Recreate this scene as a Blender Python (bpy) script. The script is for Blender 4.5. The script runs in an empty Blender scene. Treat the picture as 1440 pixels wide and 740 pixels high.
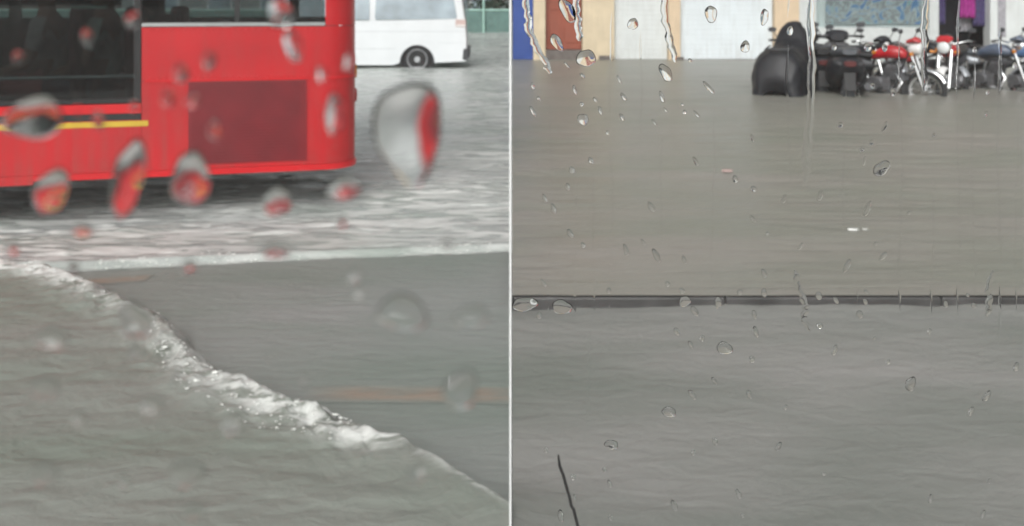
import bpy, bmesh, math, random
import numpy as np
from mathutils import Vector, Matrix
random.seed(7); R = math.radians; PI = math.pi
S = bpy.context.scene; C = S.collection

# ------------------------------------------------------------------ camera, sky, sun, exposure
H = 1.4                                                   # eye height of a passenger in a car
cam = bpy.data.cameras.new('camera'); co = bpy.data.objects.new('camera', cam); C.objects.link(co)
co.location = (0, 0, H); co.rotation_euler = (R(90), 0, 0)
cam.lens = 30; cam.sensor_width = 36; cam.shift_y = -365/1440
cam.clip_start = .01; cam.clip_end = 2000
cam.dof.use_dof = True; cam.dof.focus_distance = .42; cam.dof.aperture_fstop = 20
S.camera = co
SUN_EL, SUN_AZ = R(38), R(195)
w = bpy.data.worlds.new('World'); S.world = w; w.use_nodes = True
nt = w.node_tree; bg = nt.nodes['Background']
sky = nt.nodes.new('ShaderNodeTexSky'); sky.sky_type = 'NISHITA'; sky.sun_disc = False
sky.sun_elevation = SUN_EL; sky.sun_rotation = SUN_AZ; sky.dust_density = 6; sky.air_density = 1.5
bw = nt.nodes.new('ShaderNodeRGBToBW'); mx = nt.nodes.new('ShaderNodeMix'); mx.data_type = 'RGBA'
mx.inputs[0].default_value = .93                            # rain cloud: nearly grey
nt.links.new(sky.outputs[0], bw.inputs[0]); nt.links.new(sky.outputs[0], mx.inputs[6])
nt.links.new(bw.outputs[0], mx.inputs[7]); nt.links.new(mx.outputs[2], bg.inputs[0])
bg.inputs[1].default_value = .1
sl = bpy.data.lights.new('sun', 'SUN'); so = bpy.data.objects.new('sun', sl); C.objects.link(so)
sl.energy = .75; sl.angle = R(40); sl.color = (1, .985, .96)
so.rotation_euler = Vector((math.sin(SUN_AZ)*math.cos(SUN_EL), math.cos(SUN_AZ)*math.cos(SUN_EL), math.sin(SUN_EL))).to_track_quat('Z', 'Y').to_euler()
so.location = (0, -5, 20)
S.view_settings.view_transform = 'Standard'; S.view_settings.look = 'None'
S.view_settings.gamma = 1; S.view_settings.exposure = .66
S.render.engine = 'CYCLES'
S.cycles.max_bounces = 12; S.cycles.transmission_bounces = 10; S.cycles.transparent_max_bounces = 16
S.cycles.caustics_reflective = False; S.cycles.caustics_refractive = False

# ------------------------------------------------------------------ helpers
def at(px, py, Y): return Vector(((px-720)/1200*Y, Y, H-(py-5)/1200*Y))
def gnd(px, py, z=0.):
    Y = (H-z)*1200/(py-5); return Vector(((px-720)/1200*Y, Y, z))

def lattice(ix, iy, seed):
    n = (ix.astype(np.int64)*374761393+iy.astype(np.int64)*668265263+seed*982451653) & 0xffffffff
    n = ((n ^ (n >> 13))*1274126177) & 0xffffffff
    return ((n ^ (n >> 16)) & 0xffff)/65535.
def vn(x, y, seed=0):
    ix = np.floor(x); iy = np.floor(y); fx = x-ix; fy = y-iy
    fx = fx*fx*fx*(fx*(fx*6-15)+10); fy = fy*fy*fy*(fy*(fy*6-15)+10)
    a = lattice(ix, iy, seed); b = lattice(ix+1, iy, seed); c = lattice(ix, iy+1, seed); d = lattice(ix+1, iy+1, seed)
    return (a*(1-fx)+b*fx)*(1-fy)+(c*(1-fx)+d*fx)*fy
def fbm(x, y, seed=0, o=4):
    t = 0; a = .5
    for k in range(o): t = t+a*vn(x, y, seed+k*17); x = x*2.03+11.3; y = y*2.03+5.7; a *= .5
    return t

def new_mat(name):
    m = bpy.data.materials.new(name); m.use_nodes = True
    return m, m.node_tree, m.node_tree.nodes['Principled BSDF']
def mat(name, col, rough=.5, metal=0, var=.12, scale=8, bump=.0, spec=.5, coat=0, stretch=(1, 1, 1)):
    m, t, p = new_mat(name)
    p.inputs['Roughness'].default_value = rough; p.inputs['Metallic'].default_value = metal
    p.inputs['Specular IOR Level'].default_value = spec; p.inputs['Coat Weight'].default_value = coat
    tc = t.nodes.new('ShaderNodeTexCoord'); mp = t.nodes.new('ShaderNodeMapping'); mp.inputs['Scale'].default_value = stretch
    n = t.nodes.new('ShaderNodeTexNoise'); n.inputs['Scale'].default_value = scale; n.inputs['Detail'].default_value = 6
    t.links.new(tc.outputs['Object'], mp.inputs[0]); t.links.new(mp.outputs[0], n.inputs['Vector'])
    cr = t.nodes.new('ShaderNodeValToRGB')
    cr.color_ramp.elements[0].position = .3; cr.color_ramp.elements[1].position = .7
    cr.color_ramp.elements[0].color = [c*(1-var) for c in col]+[1]; cr.color_ramp.elements[1].color = [min(1, c*(1+var)) for c in col]+[1]
    t.links.new(n.outputs[0], cr.inputs[0]); t.links.new(cr.outputs[0], p.inputs['Base Color'])
    if bump:
        b = t.nodes.new('ShaderNodeBump'); b.inputs['Strength'].default_value = bump; b.inputs['Distance'].default_value = .01
        t.links.new(n.outputs[0], b.inputs['Height']); t.links.new(b.outputs[0], p.inputs['Normal'])
    return m
def thin_glass(name, tint, refl=1., veil=0):
    m = bpy.data.materials.new(name); m.use_nodes = True; t = m.node_tree
    t.nodes.remove(t.nodes['Principled BSDF']); out = t.nodes['Material Output']
    a = t.nodes.new('ShaderNodeBsdfTransparent'); a.inputs[0].default_value = (*tint, 1)
    g = t.nodes.new('ShaderNodeBsdfGlossy'); g.inputs['Roughness'].default_value = .02
    lw = t.nodes.new('ShaderNodeLayerWeight'); lw.inputs[0].default_value = .5
    pw = t.nodes.new('ShaderNodeMath'); pw.operation = 'POWER'; pw.inputs[1].default_value = 4
    f = t.nodes.new('ShaderNodeMath'); f.operation = 'MULTIPLY_ADD'; f.inputs[1].default_value = .6*refl; f.inputs[2].default_value = .04*refl
    t.links.new(lw.outputs['Facing'], pw.inputs[0]); t.links.new(pw.outputs[0], f.inputs[0])
    x = t.nodes.new('ShaderNodeMixShader')
    t.links.new(f.outputs[0], x.inputs[0]); t.links.new(a.outputs[0], x.inputs[1]); t.links.new(g.outputs[0], x.inputs[2])
    last = x
    if veil:                                              # mist and road film on the glass scatter daylight
        d = t.nodes.new('ShaderNodeBsdfTranslucent'); d.inputs[0].default_value = (.93, .95, .95, 1)
        tc = t.nodes.new('ShaderNodeTexCoord'); n = t.nodes.new('ShaderNodeTexNoise'); n.inputs['Scale'].default_value = 60; n.inputs['Detail'].default_value = 3
        t.links.new(tc.outputs['Object'], n.inputs['Vector'])
        mr = t.nodes.new('ShaderNodeMapRange'); t.links.new(n.outputs[0], mr.inputs[0]); mr.inputs[1].default_value = .3; mr.inputs[2].default_value = .7
        mr.inputs[3].default_value = veil*.5; mr.inputs[4].default_value = veil*1.5
        last = t.nodes.new('ShaderNodeMixShader'); t.links.new(mr.outputs[0], last.inputs[0]); t.links.new(x.outputs[0], last.inputs[1]); t.links.new(d.outputs[0], last.inputs[2])
    t.links.new(last.outputs[0], out.inputs[0]); return m

def tag(o, label=None, cat=None, group=None, kind=None):
    if label: o['label'] = label
    if cat: o['category'] = cat
    if group: o['group'] = group
    if kind: o['kind'] = kind
    return o
def thing(name, label, cat, loc=(0, 0, 0), rz=0, group=None):
    o = bpy.data.objects.new(name, None); C.objects.link(o); o.location = loc; o.rotation_euler = (0, 0, rz)
    o.empty_display_size = .2
    return tag(o, label, cat, group)
def from_data(name, v, f, m, parent=None, smooth=False):
    me = bpy.data.meshes.new(name); me.from_pydata(v, [], f); me.update()
    if m: me.materials.append(m)
    if smooth: me.polygons.foreach_set('use_smooth', [True]*len(me.polygons))
    o = bpy.data.objects.new(name, me); C.objects.link(o); o.parent = parent; return o

class MB:
    def __init__(s): s.v = []; s.f = []
    def add(s, v, f):
        n = len(s.v); s.v += [tuple(p) for p in v]; s.f += [tuple(i+n for i in q) for q in f]; return s
    def box(s, c, d, rot=None):
        x, y, z = d[0]/2, d[1]/2, d[2]/2; M = rot or Matrix.Identity(3); c = Vector(c)
        p = [c+M @ Vector((i*x, j*y, k*z)) for k in (-1, 1) for i, j in ((-1, -1), (1, -1), (1, 1), (-1, 1))]
        return s.add(p, [(3, 2, 1, 0), (4, 5, 6, 7), (0, 1, 5, 4), (1, 2, 6, 5), (2, 3, 7, 6), (3, 0, 4, 7)])
    def tube(s, pts, r, n=8, cap=True):
        pts = [Vector(p) for p in pts]; rs = r if isinstance(r, (list, tuple)) else [r]*len(pts)
        v = []; f = []; up = None
        for i, p in enumerate(pts):
            d = (pts[min(i+1, len(pts)-1)]-pts[max(i-1, 0)]).normalized()
            if up is None: up = Vector((0, 0, 1)) if abs(d.z) < .9 else Vector((1, 0, 0))
            a = d.cross(up).normalized(); b = a.cross(d).normalized(); up = b
            v += [p+(a*math.cos(2*PI*k/n)+b*math.sin(2*PI*k/n))*rs[i] for k in range(n)]
        for i in range(len(pts)-1):
            f += [(i*n+k, i*n+(k+1) % n, (i+1)*n+(k+1) % n, (i+1)*n+k) for k in range(n)]
        if cap: f += [tuple(reversed(range(n))), tuple(range((len(pts)-1)*n, len(pts)*n))]
        return s.add(v, f)
    def loft(s, secs, n=16, e=2.4):
        # secs: (x, y, z, half width, half height)
        v = []; f = []
        for (x, y, z, a, b) in secs:
            for k in range(n):
                t = 2*PI*k/n; cs, sn = math.cos(t), math.sin(t)
                v.append((x, y+a*math.copysign(abs(cs)**(2/e), cs), z+b*math.copysign(abs(sn)**(2/e), sn)))
        for i in range(len(secs)-1):
            f += [(i*n+k, (i+1)*n+k, (i+1)*n+(k+1) % n, i*n+(k+1) % n) for k in range(n)]
        f += [tuple(range(n)), tuple(reversed(range((len(secs)-1)*n, len(secs)*n)))]
        return s.add(v, f)
    def lathe_y(s, c, prof, n=28):
        # revolve profile (radius, y) round the y axis through c
        v = []; f = []; m = len(prof)
        for k in range(n):
            t = 2*PI*k/n
            v += [(c[0]+r*math.cos(t), c[1]+y, c[2]+r*math.sin(t)) for r, y in prof]
        for k in range(n):
            q = (k+1) % n
            f += [(k*m+i, k*m+i+1, q*m+i+1, q*m+i) for i in range(m-1)]
        return s.add(v, f)
    def arc(s, c, r, a0, a1, hw, th=.012, n=12):
        # mudguard: a bent band round the y axis, crowned in section
        v = []; f = []
        sec = [(-hw, -.02), (-hw*.7, .004), (0, .012), (hw*.7, .004), (hw, -.02)]
        sec = sec+[(y, z-th) for y, z in reversed(sec)]; m = len(sec)
        for k in range(n+1):
            t = R(a0+(a1-a0)*k/n)
            v += [(c[0]+(r+q)*math.cos(t), c[1]+y, c[2]+(r+q)*math.sin(t)) for y, q in sec]
        for k in range(n): f += [(k*m+i, k*m+(i+1) % m, (k+1)*m+(i+1) % m, (k+1)*m+i) for i in range(m)]
        f += [tuple(range(m)), tuple(reversed(range(n*m, (n+1)*m)))]
        return s.add(v, f)
    def prism(s, poly, y0, y1):
        n = len(poly); v = [(x, y0, z) for x, z in poly]+[(x, y1, z) for x, z in poly]
        return s.add(v, [tuple(range(n)), tuple(reversed(range(n, 2*n)))]+[(i, i+n, (i+1) % n+n, (i+1) % n) for i in range(n)])
    def build(s, name, m, parent=None, smooth=False, bevel=0, sub=0):
        o = from_data(name, s.v, s.f, m, parent, smooth)
        bm = bmesh.new(); bm.from_mesh(o.data); bmesh.ops.recalc_face_normals(bm, faces=bm.faces); bm.to_mesh(o.data); bm.free()
        if bevel:
            b = o.modifiers.new('b', 'BEVEL'); b.width = bevel; b.segments = 2; b.limit_method = 'ANGLE'
        if sub:
            b = o.modifiers.new('s', 'SUBSURF'); b.levels = sub; b.render_levels = sub
        if smooth and not sub:
            o.data.polygons.foreach_set('use_smooth', [True]*len(o.data.polygons))
            o.data.set_sharp_from_angle(angle=R(45))
        return o
def box(name, c, d, m, parent=None, bevel=0): return MB().box(c, d).build(name, m, parent, bevel=bevel)

# ------------------------------------------------------------------ materials
def water_mat(name, deep, rough, bscale, bstr, foam=0, foam_scale=(1.2, 5, 1), foam_lo=.56, foam_hi=.68, zone=None, var=.12, fcol=(.78, .79, .77)):
    m, t, p = new_mat(name); N = t.nodes.new; L = t.links.new
    g = N('ShaderNodeNewGeometry'); p.inputs['IOR'].default_value = 1.33
    def noise(sc, scale, detail=5, dist=0):
        mp = N('ShaderNodeMapping'); mp.inputs['Scale'].default_value = sc; L(g.outputs['Position'], mp.inputs[0])
        n = N('ShaderNodeTexNoise'); n.inputs['Scale'].default_value = scale; n.inputs['Detail'].default_value = detail
        n.inputs['Distortion'].default_value = dist; L(mp.outputs[0], n.inputs['Vector']); return n.outputs[0]
    silt = noise((.5, 1.6, 1), 1.1, 6, .6); cr = N('ShaderNodeValToRGB'); L(silt, cr.inputs[0])
    cr.color_ramp.elements[0].position = .3; cr.color_ramp.elements[1].position = .7
    cr.color_ramp.elements[0].color = [c*(1-var)*k for c, k in zip(deep, (.97, 1.03, .98))]+[1]; cr.color_ramp.elements[1].color = [c*(1+var)*k for c, k in zip(deep, (1.03, .98, 1.01))]+[1]
    col = cr.outputs[0]; ro = None
    if foam:
        f1 = noise(foam_scale, 3.2, 8, 1.2); mr = N('ShaderNodeMapRange'); mr.interpolation_type = 'SMOOTHSTEP'
        L(f1, mr.inputs[0]); mr.inputs[1].default_value = foam_lo; mr.inputs[2].default_value = foam_hi
        patch = noise((.35, .6, 1), 1.0, 3); mr2 = N('ShaderNodeMapRange'); L(patch, mr2.inputs[0])
        mr2.inputs[1].default_value = .35; mr2.inputs[2].default_value = .62; mr2.inputs[3].default_value = .25
        k = N('ShaderNodeMath'); k.operation = 'MULTIPLY'; L(mr.outputs[0], k.inputs[0]); L(mr2.outputs[0], k.inputs[1])
        k2 = N('ShaderNodeMath'); k2.operation = 'MULTIPLY'; L(k.outputs[0], k2.inputs[0]); k2.inputs[1].default_value = foam
        fac = k2.outputs[0]
        if zone:
            uv = N('ShaderNodeAttribute'); uv.attribute_name = zone
            k3 = N('ShaderNodeMath'); k3.operation = 'MULTIPLY'; L(fac, k3.inputs[0]); L(uv.outputs['Fac'], k3.inputs[1]); fac = k3.outputs[0]
        x = N('ShaderNodeMix'); x.data_type = 'RGBA'; L(fac, x.inputs[0]); L(col, x.inputs[6]); x.inputs[7].default_value = (*fcol, 1)
        col = x.outputs[2]
        rr = N('ShaderNodeMapRange'); L(fac, rr.inputs[0]); rr.inputs[3].default_value = rough; rr.inputs[4].default_value = .7; ro = rr.outputs[0]
    L(col, p.inputs['Base Color'])
    if ro: L(ro, p.inputs['Roughness'])
    else: p.inputs['Roughness'].default_value = rough
    b = N('ShaderNodeBump'); b.inputs['Strength'].default_value = bstr; b.inputs['Distance'].default_value = .03
    L(noise(bscale, 4, 7, .4), b.inputs['Height']); L(b.outputs[0], p.inputs['Normal'])
    return m
M = {}
M['flood'] = water_mat('choppy_flood', (.37, .395, .38), .22, (.9, 2.6, 1), .9, foam=1., foam_scale=(.8, 3.0, 1), foam_lo=.44, foam_hi=.6, zone='foam')
M['bow'] = water_mat('bow_wave', (.215, .234, .208), .45, (2.4, 4.2, 1), .4, foam=1., foam_scale=(3, 5, 1), foam_lo=.36, foam_hi=.56, zone='foam')
M['wet'] = water_mat('wet_road', (.225, .245, .23), .55, (1.5, 5, 1), .3)
M['brown'] = water_mat('brown_flood', (.235, .23, .203), .36, (.5, 2.0, 1), .75, var=.1)
M['near'] = water_mat('grey_flood', (.232, .237, .222), .5, (1.6, 3.4, 1), .42, var=.22)
M['ground'] = mat('mud_ground', (.12, .11, .1), .9, var=.3, scale=.5)
M['foam'] = mat('foam', (.78, .79, .76), .75, var=.08, scale=30)
M['red'] = mat('bus_red', (.52, .007, .013), .4, var=.16, scale=2, coat=.1)
def grime(m, col, amt, z0, z1):
    # dried road dirt: vertical rain washed streaks, thicker low down where wheels throw it
    t = m.node_tree; p = t.nodes['Principled BSDF']; src = p.inputs['Base Color'].links[0].from_socket; N = t.nodes.new; L = t.links.new
    tc = N('ShaderNodeTexCoord'); mp = N('ShaderNodeMapping'); mp.inputs['Scale'].default_value = (9, 9, .8); L(tc.outputs['Object'], mp.inputs[0])
    n = N('ShaderNodeTexNoise'); n.inputs['Scale'].default_value = 2.2; n.inputs['Detail'].default_value = 7; L(mp.outputs[0], n.inputs['Vector'])
    n2 = N('ShaderNodeTexNoise'); n2.inputs['Scale'].default_value = 14; n2.inputs['Detail'].default_value = 4; L(tc.outputs['Object'], n2.inputs['Vector'])
    sp = N('ShaderNodeSeparateXYZ'); L(tc.outputs['Object'], sp.inputs[0]); mr = N('ShaderNodeMapRange'); L(sp.outputs['Z'], mr.inputs[0])
    mr.inputs[1].default_value = z0; mr.inputs[2].default_value = z1; mr.inputs[3].default_value = 1; mr.inputs[4].default_value = .3
    a = N('ShaderNodeMapRange'); L(n.outputs[0], a.inputs[0]); a.inputs[1].default_value = .4; a.inputs[2].default_value = .75; a.inputs[4].default_value = amt
    b = N('ShaderNodeMath'); b.operation = 'MULTIPLY'; L(a.outputs[0], b.inputs[0]); L(mr.outputs[0], b.inputs[1])
    c = N('ShaderNodeMath'); c.operation = 'MULTIPLY'; L(b.outputs[0], c.inputs[0]); c.inputs[1].default_value = 1.6
    e = N('ShaderNodeMath'); e.operation = 'MULTIPLY'; L(c.outputs[0], e.inputs[0]); L(n2.outputs[0], e.inputs[1])
    x = N('ShaderNodeMix'); x.data_type = 'RGBA'; L(e.outputs[0], x.inputs[0]); L(src, x.inputs[6]); x.inputs[7].default_value = (*col, 1)
    L(x.outputs[2], p.inputs['Base Color'])
grime(M['red'], (.2, .08, .065), .5, .3, 1.2)
M['red2'] = mat('bus_red_bright', (.62, .012, .018), .3, var=.06, scale=4)
M['maroon'] = mat('bus_grille', (.2, .009, .016), .5, var=.15, scale=5)
M['black'] = mat('rubber', (.012, .012, .013), .6, var=.3, scale=12)
M['inside'] = mat('bus_interior', (.06, .06, .065), .8, var=.2)
M['seat'] = mat('bus_seat', (.1, .035, .04), .8, var=.25, scale=20)
M['steel'] = mat('steel_rail', (.5, .52, .52), .35, .8, var=.1)
M['yellow'] = mat('yellow_stripe', (.62, .42, .04), .4, var=.1)
M['tint'] = thin_glass('tinted_glass', (.42, .45, .45))
M['van'] = mat('van_white', (.72, .74, .76), .25, var=.03, scale=3, coat=.4)
M['vanglass'] = mat('van_glass', (.24, .3, .34), .12, var=.4, scale=1.6, spec=.8)
M['tyre'] = mat('tyre', (.025, .026, .028), .8, var=.3, scale=20)
M['alloy'] = mat('wheel_alloy', (.55, .56, .58), .35, .6, var=.1)
M['plastic'] = mat('dark_plastic', (.05, .052, .058), .5, var=.2)
M['tail'] = mat('tail_lens', (.6, .45, .42), .25, var=.1)
M['redlens'] = mat('red_lens', (.5, .02, .02), .2, var=.1)
M['amber'] = mat('amber_lens', (.7, .25, .03), .2, var=.1)
M['teal'] = mat('teal_paint', (.1, .19, .17), .6, var=.2, scale=4)
M['mint'] = mat('mint_coping', (.35, .55, .48), .6, var=.12)
M['leaf'] = mat('hedge_leaf', (.045, .075, .05), .6, var=.5, scale=3)
M['bark'] = mat('bark', (.1, .085, .07), .9, var=.3)
grime(M['teal'], (.1, .1, .09), .6, 0, 1)
M['farwall'] = mat('far_wall', (.22, .24, .24), .9, var=.15)
M['cream'] = mat('cream_plaster', (.66, .55, .39), .8, var=.08, scale=3, bump=.2)
M['peach'] = mat('peach_plaster', (.68, .53, .37), .8, var=.07, scale=3, bump=.2)
M['white'] = mat('white_shutter', (.72, .775, .81), .55, var=.05, scale=2)
M['white2'] = mat('grey_shutter', (.68, .71, .71), .6, var=.06, scale=2)
M['frame'] = mat('white_frame', (.6, .63, .63), .5, var=.06)
for k_ in ('white', 'white2', 'frame', 'cream', 'peach'): grime(M[k_], (.3, .27, .23), .75, -.6, .5)
M['rust'] = mat('rust_door', (.27, .07, .04), .6, var=.15, scale=3)
M['blue'] = mat('blue_door', (.03, .075, .3), .5, var=.12, scale=3)
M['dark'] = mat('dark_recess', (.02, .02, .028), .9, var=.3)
M['step'] = mat('wet_step', (.14, .12, .11), .6, var=.25)
M['kerb'] = mat('wet_kerb', (.055, .053, .053), .45, var=.35, scale=9, bump=.5)
M['divider_rod'] = mat('white_divider', (.85, .86, .86), .5, var=.03)
M['shop'] = thin_glass('shop_glass', (.9, .93, .93))
M['scoot'] = mat('black_scooter', (.016, .017, .022), .4, var=.3, scale=10)
M['vinyl'] = mat('black_seat', (.014, .0145, .017), .5, var=.3, scale=20)
M['greyvinyl'] = mat('grey_seat', (.1, .11, .125), .5, var=.2, scale=20)
M['chrome'] = mat('chrome', (.75, .76, .77), .15, 1, var=.04)
M['engine'] = mat('engine_alloy', (.2, .2, .21), .45, .7, var=.3, scale=15)
M['redpaint'] = mat('red_tank', (.5, .018, .025), .22, var=.08, coat=.5)
M['whitepaint'] = mat('white_cowl', (.8, .8, .79), .3, var=.04)
M['silver'] = mat('silver_paint', (.42, .44, .47), .3, .4, var=.1)
M['bluepaint'] = mat('blue_cowl', (.12, .25, .5), .3, var=.1)
M['greypaint'] = mat('blue_grey_tank', (.1, .13, .19), .3, var=.1, coat=.4)
M['lamp'] = mat('lamp_lens', (.7, .72, .72), .1, var=.1)
M['dimlens'] = mat('dark_lens', (.09, .012, .012), .3, var=.1)
M['magenta'] = mat('magenta_cloth', (.3, .02, .2), .9, var=.25, scale=12)
M['violet'] = mat('violet_cloth', (.06, .045, .13), .9, var=.3, scale=10)
M['greycloth'] = mat('grey_cloth', (.35, .34, .37), .9, var=.2, scale=10)
M['litter'] = mat('white_litter', (.85, .85, .84), .5, var=.05)
M['pinkbit'] = mat('pink_litter', (.42, .3, .28), .6, var=.1)
M['stain'] = water_mat('rust_road_stripe', (.225, .245, .23), .55, (1.5, 5, 1), .3, foam=1, foam_scale=(1, 4, 1), foam_lo=.2, foam_hi=.6, zone='foam', fcol=(.29, .215, .165))
M['wire'] = mat('black_wire', (.008, .008, .009), .6, var=.3)
M['skin'] = mat('skin', (.3, .17, .12), .6, var=.1)
M['hair'] = mat('hair', (.015, .012, .01), .7, var=.2)

# ------------------------------------------------------------------ the ground and the water
def sheet(name, xs, ys, zf, m, edge=None, foam=None):
    X, Y = np.meshgrid(xs, ys); 
    if edge is not None: Y = edge(X, Y)
    Z = zf(X, Y); nx, ny = len(xs), len(ys)
    v = np.stack([X, Y, Z], -1).reshape(-1, 3)
    i = (np.arange(ny-1)[:, None]*nx+np.arange(nx-1)[None]).ravel()
    q = np.stack([i, i+1, i+nx+1, i+nx], -1)
    me = bpy.data.meshes.new(name); me.vertices.add(len(v)); me.vertices.foreach_set('co', v.ravel())
    me.loops.add(q.size); me.loops.foreach_set('vertex_index', q.ravel().astype(np.int32))
    me.polygons.add(len(q)); me.polygons.foreach_set('loop_start', np.arange(0, q.size, 4, dtype=np.int32))
    me.update(calc_edges=True); me.validate()
    me.polygons.foreach_set('use_smooth', [True]*len(me.polygons)); me.materials.append(m)
    if foam is not None:
        a = me.attributes.new('foam', 'FLOAT', 'POINT'); a.data.foreach_set('value', foam(X, Y).ravel().astype(np.float32))
    o = bpy.data.objects.new(name, me); C.objects.link(o); o['kind'] = 'structure'; return o
def geo(a, b, n): return np.array([a*(b/a)**(k/(n-1)) for k in range(n)])
def ss(a, b, x): t = np.clip((x-a)/(b-a), 0, 1); return t*t*(3-2*t)

sheet('ground', np.linspace(-900, 900, 7), np.linspace(-500, 1500, 7), lambda X, Y: X*0-.3, M['ground'])

# left: choppy flood on the carriageway; its edge laps on the wet road
BUS0 = Vector((-3.13, 5.22, 0)); BUSD = Vector((2.04, .47, 0)).normalized(); BUSN = Vector((BUSD.y, -BUSD.x, 0))
def flood_edge(X): return 4.87+.148*X+.05*(fbm(X*2.2, X*0, 3)-.5)*2
def flood_z(X, Y):
    d = Y-flood_edge(X)
    a = .011*(fbm(X*1.1, Y*5.5, 5)-.5)*2+.02*(fbm(X*.7+Y*.2, Y*2.2, 9, 3)-.5)*2+.007*(fbm(X*5, Y*16, 21, 3)-.5)*2
    near = np.exp(-((Y-5.2)/1.6)**2)
    return np.maximum(.02+a*(.8+1.5*near)*ss(-.02, .25, d), .001)+.004*np.exp(-(d/.12)**2)-.034*(1-ss(0, .05, d))
def flood_foam(X, Y):
    d = Y-flood_edge(X)
    edge = .9*np.exp(-(d/.13)**2)*ss(-3.5, -.8, X)**.5
    wake = np.exp(-((d-.25)/.45)**2)*(1.1*ss(-1.4, -2.7, X)+.5)
    return np.clip(edge*.3+(wake+.58)*(.22+.78*ss(.02, .35, d))+.3*np.exp(-((X+.4)/.9)**2-((Y-7)/2)**2), 0, 1)
xs = -np.concatenate([[0], geo(.012, 60, 460)])[::-1]
xs = -np.concatenate([np.linspace(0, 4.6, 330), geo(4.63, 60, 110)])[::-1]
us = np.concatenate([np.linspace(0, 1.6, 170), geo(1.62, 58, 260)])
sheet('flood_water', xs, us, flood_z, M['flood'], edge=lambda X, U: flood_edge(X)+U-.02, foam=flood_foam)
# left: the smooth wet crown of the road
def road_z(X, Y): return -.012+.004*(fbm(X*1.2, Y*2.5, 31, 2)-.5)
sheet('wet_road', np.linspace(-14, -.001, 360), np.linspace(-4, 5.05, 360), road_z, M['wet'])
def stripe(pts, hw, name):
    v = []; at_ = []; n = 60; rows = (-1, -.5, 0, .5, 1); wt = (0, .7, 1, .7, 0)
    for k in range(n+1):
        t = k/n; x = pts[0][0]+(pts[1][0]-pts[0][0])*t; y = pts[0][1]+(pts[1][1]-pts[0][1])*t
        for r_, w_ in zip(rows, wt): v.append((x, y+r_*hw*1.3, float(road_z(np.array([x]), np.array([y+r_*hw*1.3]))[0])+.0025)); at_.append(w_*min(1, 4*t+.05, 4*(1-t)+.5))
    f = [(5*k+j, 5*k+5+j, 5*k+6+j, 5*k+1+j) for k in range(n) for j in range(4)]
    o = from_data(name, v, f, M['stain'], smooth=True)
    o.data.attributes.new('foam', 'FLOAT', 'POINT').data.foreach_set('value', at_); return tag(o, kind='structure')
a = gnd(430, 549); b = gnd(719, 551); stripe(((a.x, a.y), (b.x, b.y)), .055, 'road_marking')
a = gnd(60, 397); b = gnd(210, 388); stripe(((a.x, a.y), (b.x, b.y)), .05, 'road_marking')

# left foreground: bow wave thrown up by the camera's own car
CR = [(-260, 352), (-120, 357), (0, 366), (50, 372), (100, 388), (160, 414), (210, 442), (250, 477), (290, 517), (340, 537), (400, 561),
      (480, 580), (530, 602), (580, 627), (640, 652), (685, 686), (719, 708)]
cp = [gnd(x, y, .07) for x, y in CR]
cum = [0]
for i in range(1, len(cp)): cum.append(cum[-1]+(cp[i]-cp[i-1]).length)
def crest(u):
    x = np.interp(u, cum, [p.x for p in cp]); y = np.interp(u, cum, [p.y for p in cp]); return x, y
LU = cum[-1]; DV = Vector((-.5, -.866, 0))
us = np.linspace(0, LU, 420); vs = np.concatenate([np.linspace(-.12, .5, 90), geo(.505, 5.5, 190)])
def px_of(u): return np.interp(u, cum, [c[0] for c in CR])
def bow_pts(U, V):
    # the wave frays: crest wobbles along its length
    x, y = crest(U)
    wob = .05*(fbm(U*6, U*0+2, 41)-.5)*2*ss(LU, LU-.3, U)
    k = ss(.55*LU, LU, U); dx = DV.x*(1-k); dy = -np.sqrt(1-dx*dx)
    return x+dx*(V+wob), y+dy*(V+wob)
U, V = np.meshgrid(us, vs); BX, BY = bow_pts(U, V); BX = np.minimum(BX, -.002)
prof = np.interp(V, [-.12, -.05, 0, .05, .2, .5, 1.2, 6], [-.03, .035, .07, .068, .052, .045, .04, .035])
BZ = prof+ss(-.05, .12, V)*(.006*(fbm(BX*6, BY*14, 51)-.5)*2+.011*(fbm(BX*2, BY*4, 52)-.5)*2)+.03*(fbm(U*11, V*14, 61)-.5)*2*np.exp(-(V/.16)**2)*np.interp(px_of(U), [0, 200, 480, 560, 600], [.7, .8, 1, .4, .15])
BZ = BZ
nx, ny = len(us), len(vs)
i = (np.arange(ny-1)[:, None]*nx+np.arange(nx-1)[None]).ravel()
bw_o = from_data('bow_wave', np.stack([BX, BY, BZ], -1).reshape(-1, 3).tolist(), np.stack([i, i+nx, i+nx+1, i+1], -1).tolist(), M['bow'], smooth=True)
strength = np.interp(px_of(U), [-260, 40, 150, 200, 300, 500, 560, 600, 660, 720], [.3, .9, .7, .75, 1, 1, .5, .15, .3, .1])
width = np.interp(px_of(U), [0, 200, 300, 400, 500, 560, 720], [.1, .08, .085, .095, .08, .035, .02])
fo = np.clip(strength*2.2*np.exp(-(np.maximum(V, 0)/width)**2), 0, 1)
at_ = bw_o.data.attributes.new('foam', 'FLOAT', 'POINT'); at_.data.foreach_set('value', fo.ravel().astype(np.float32))
bw_o['kind'] = 'structure'
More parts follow.
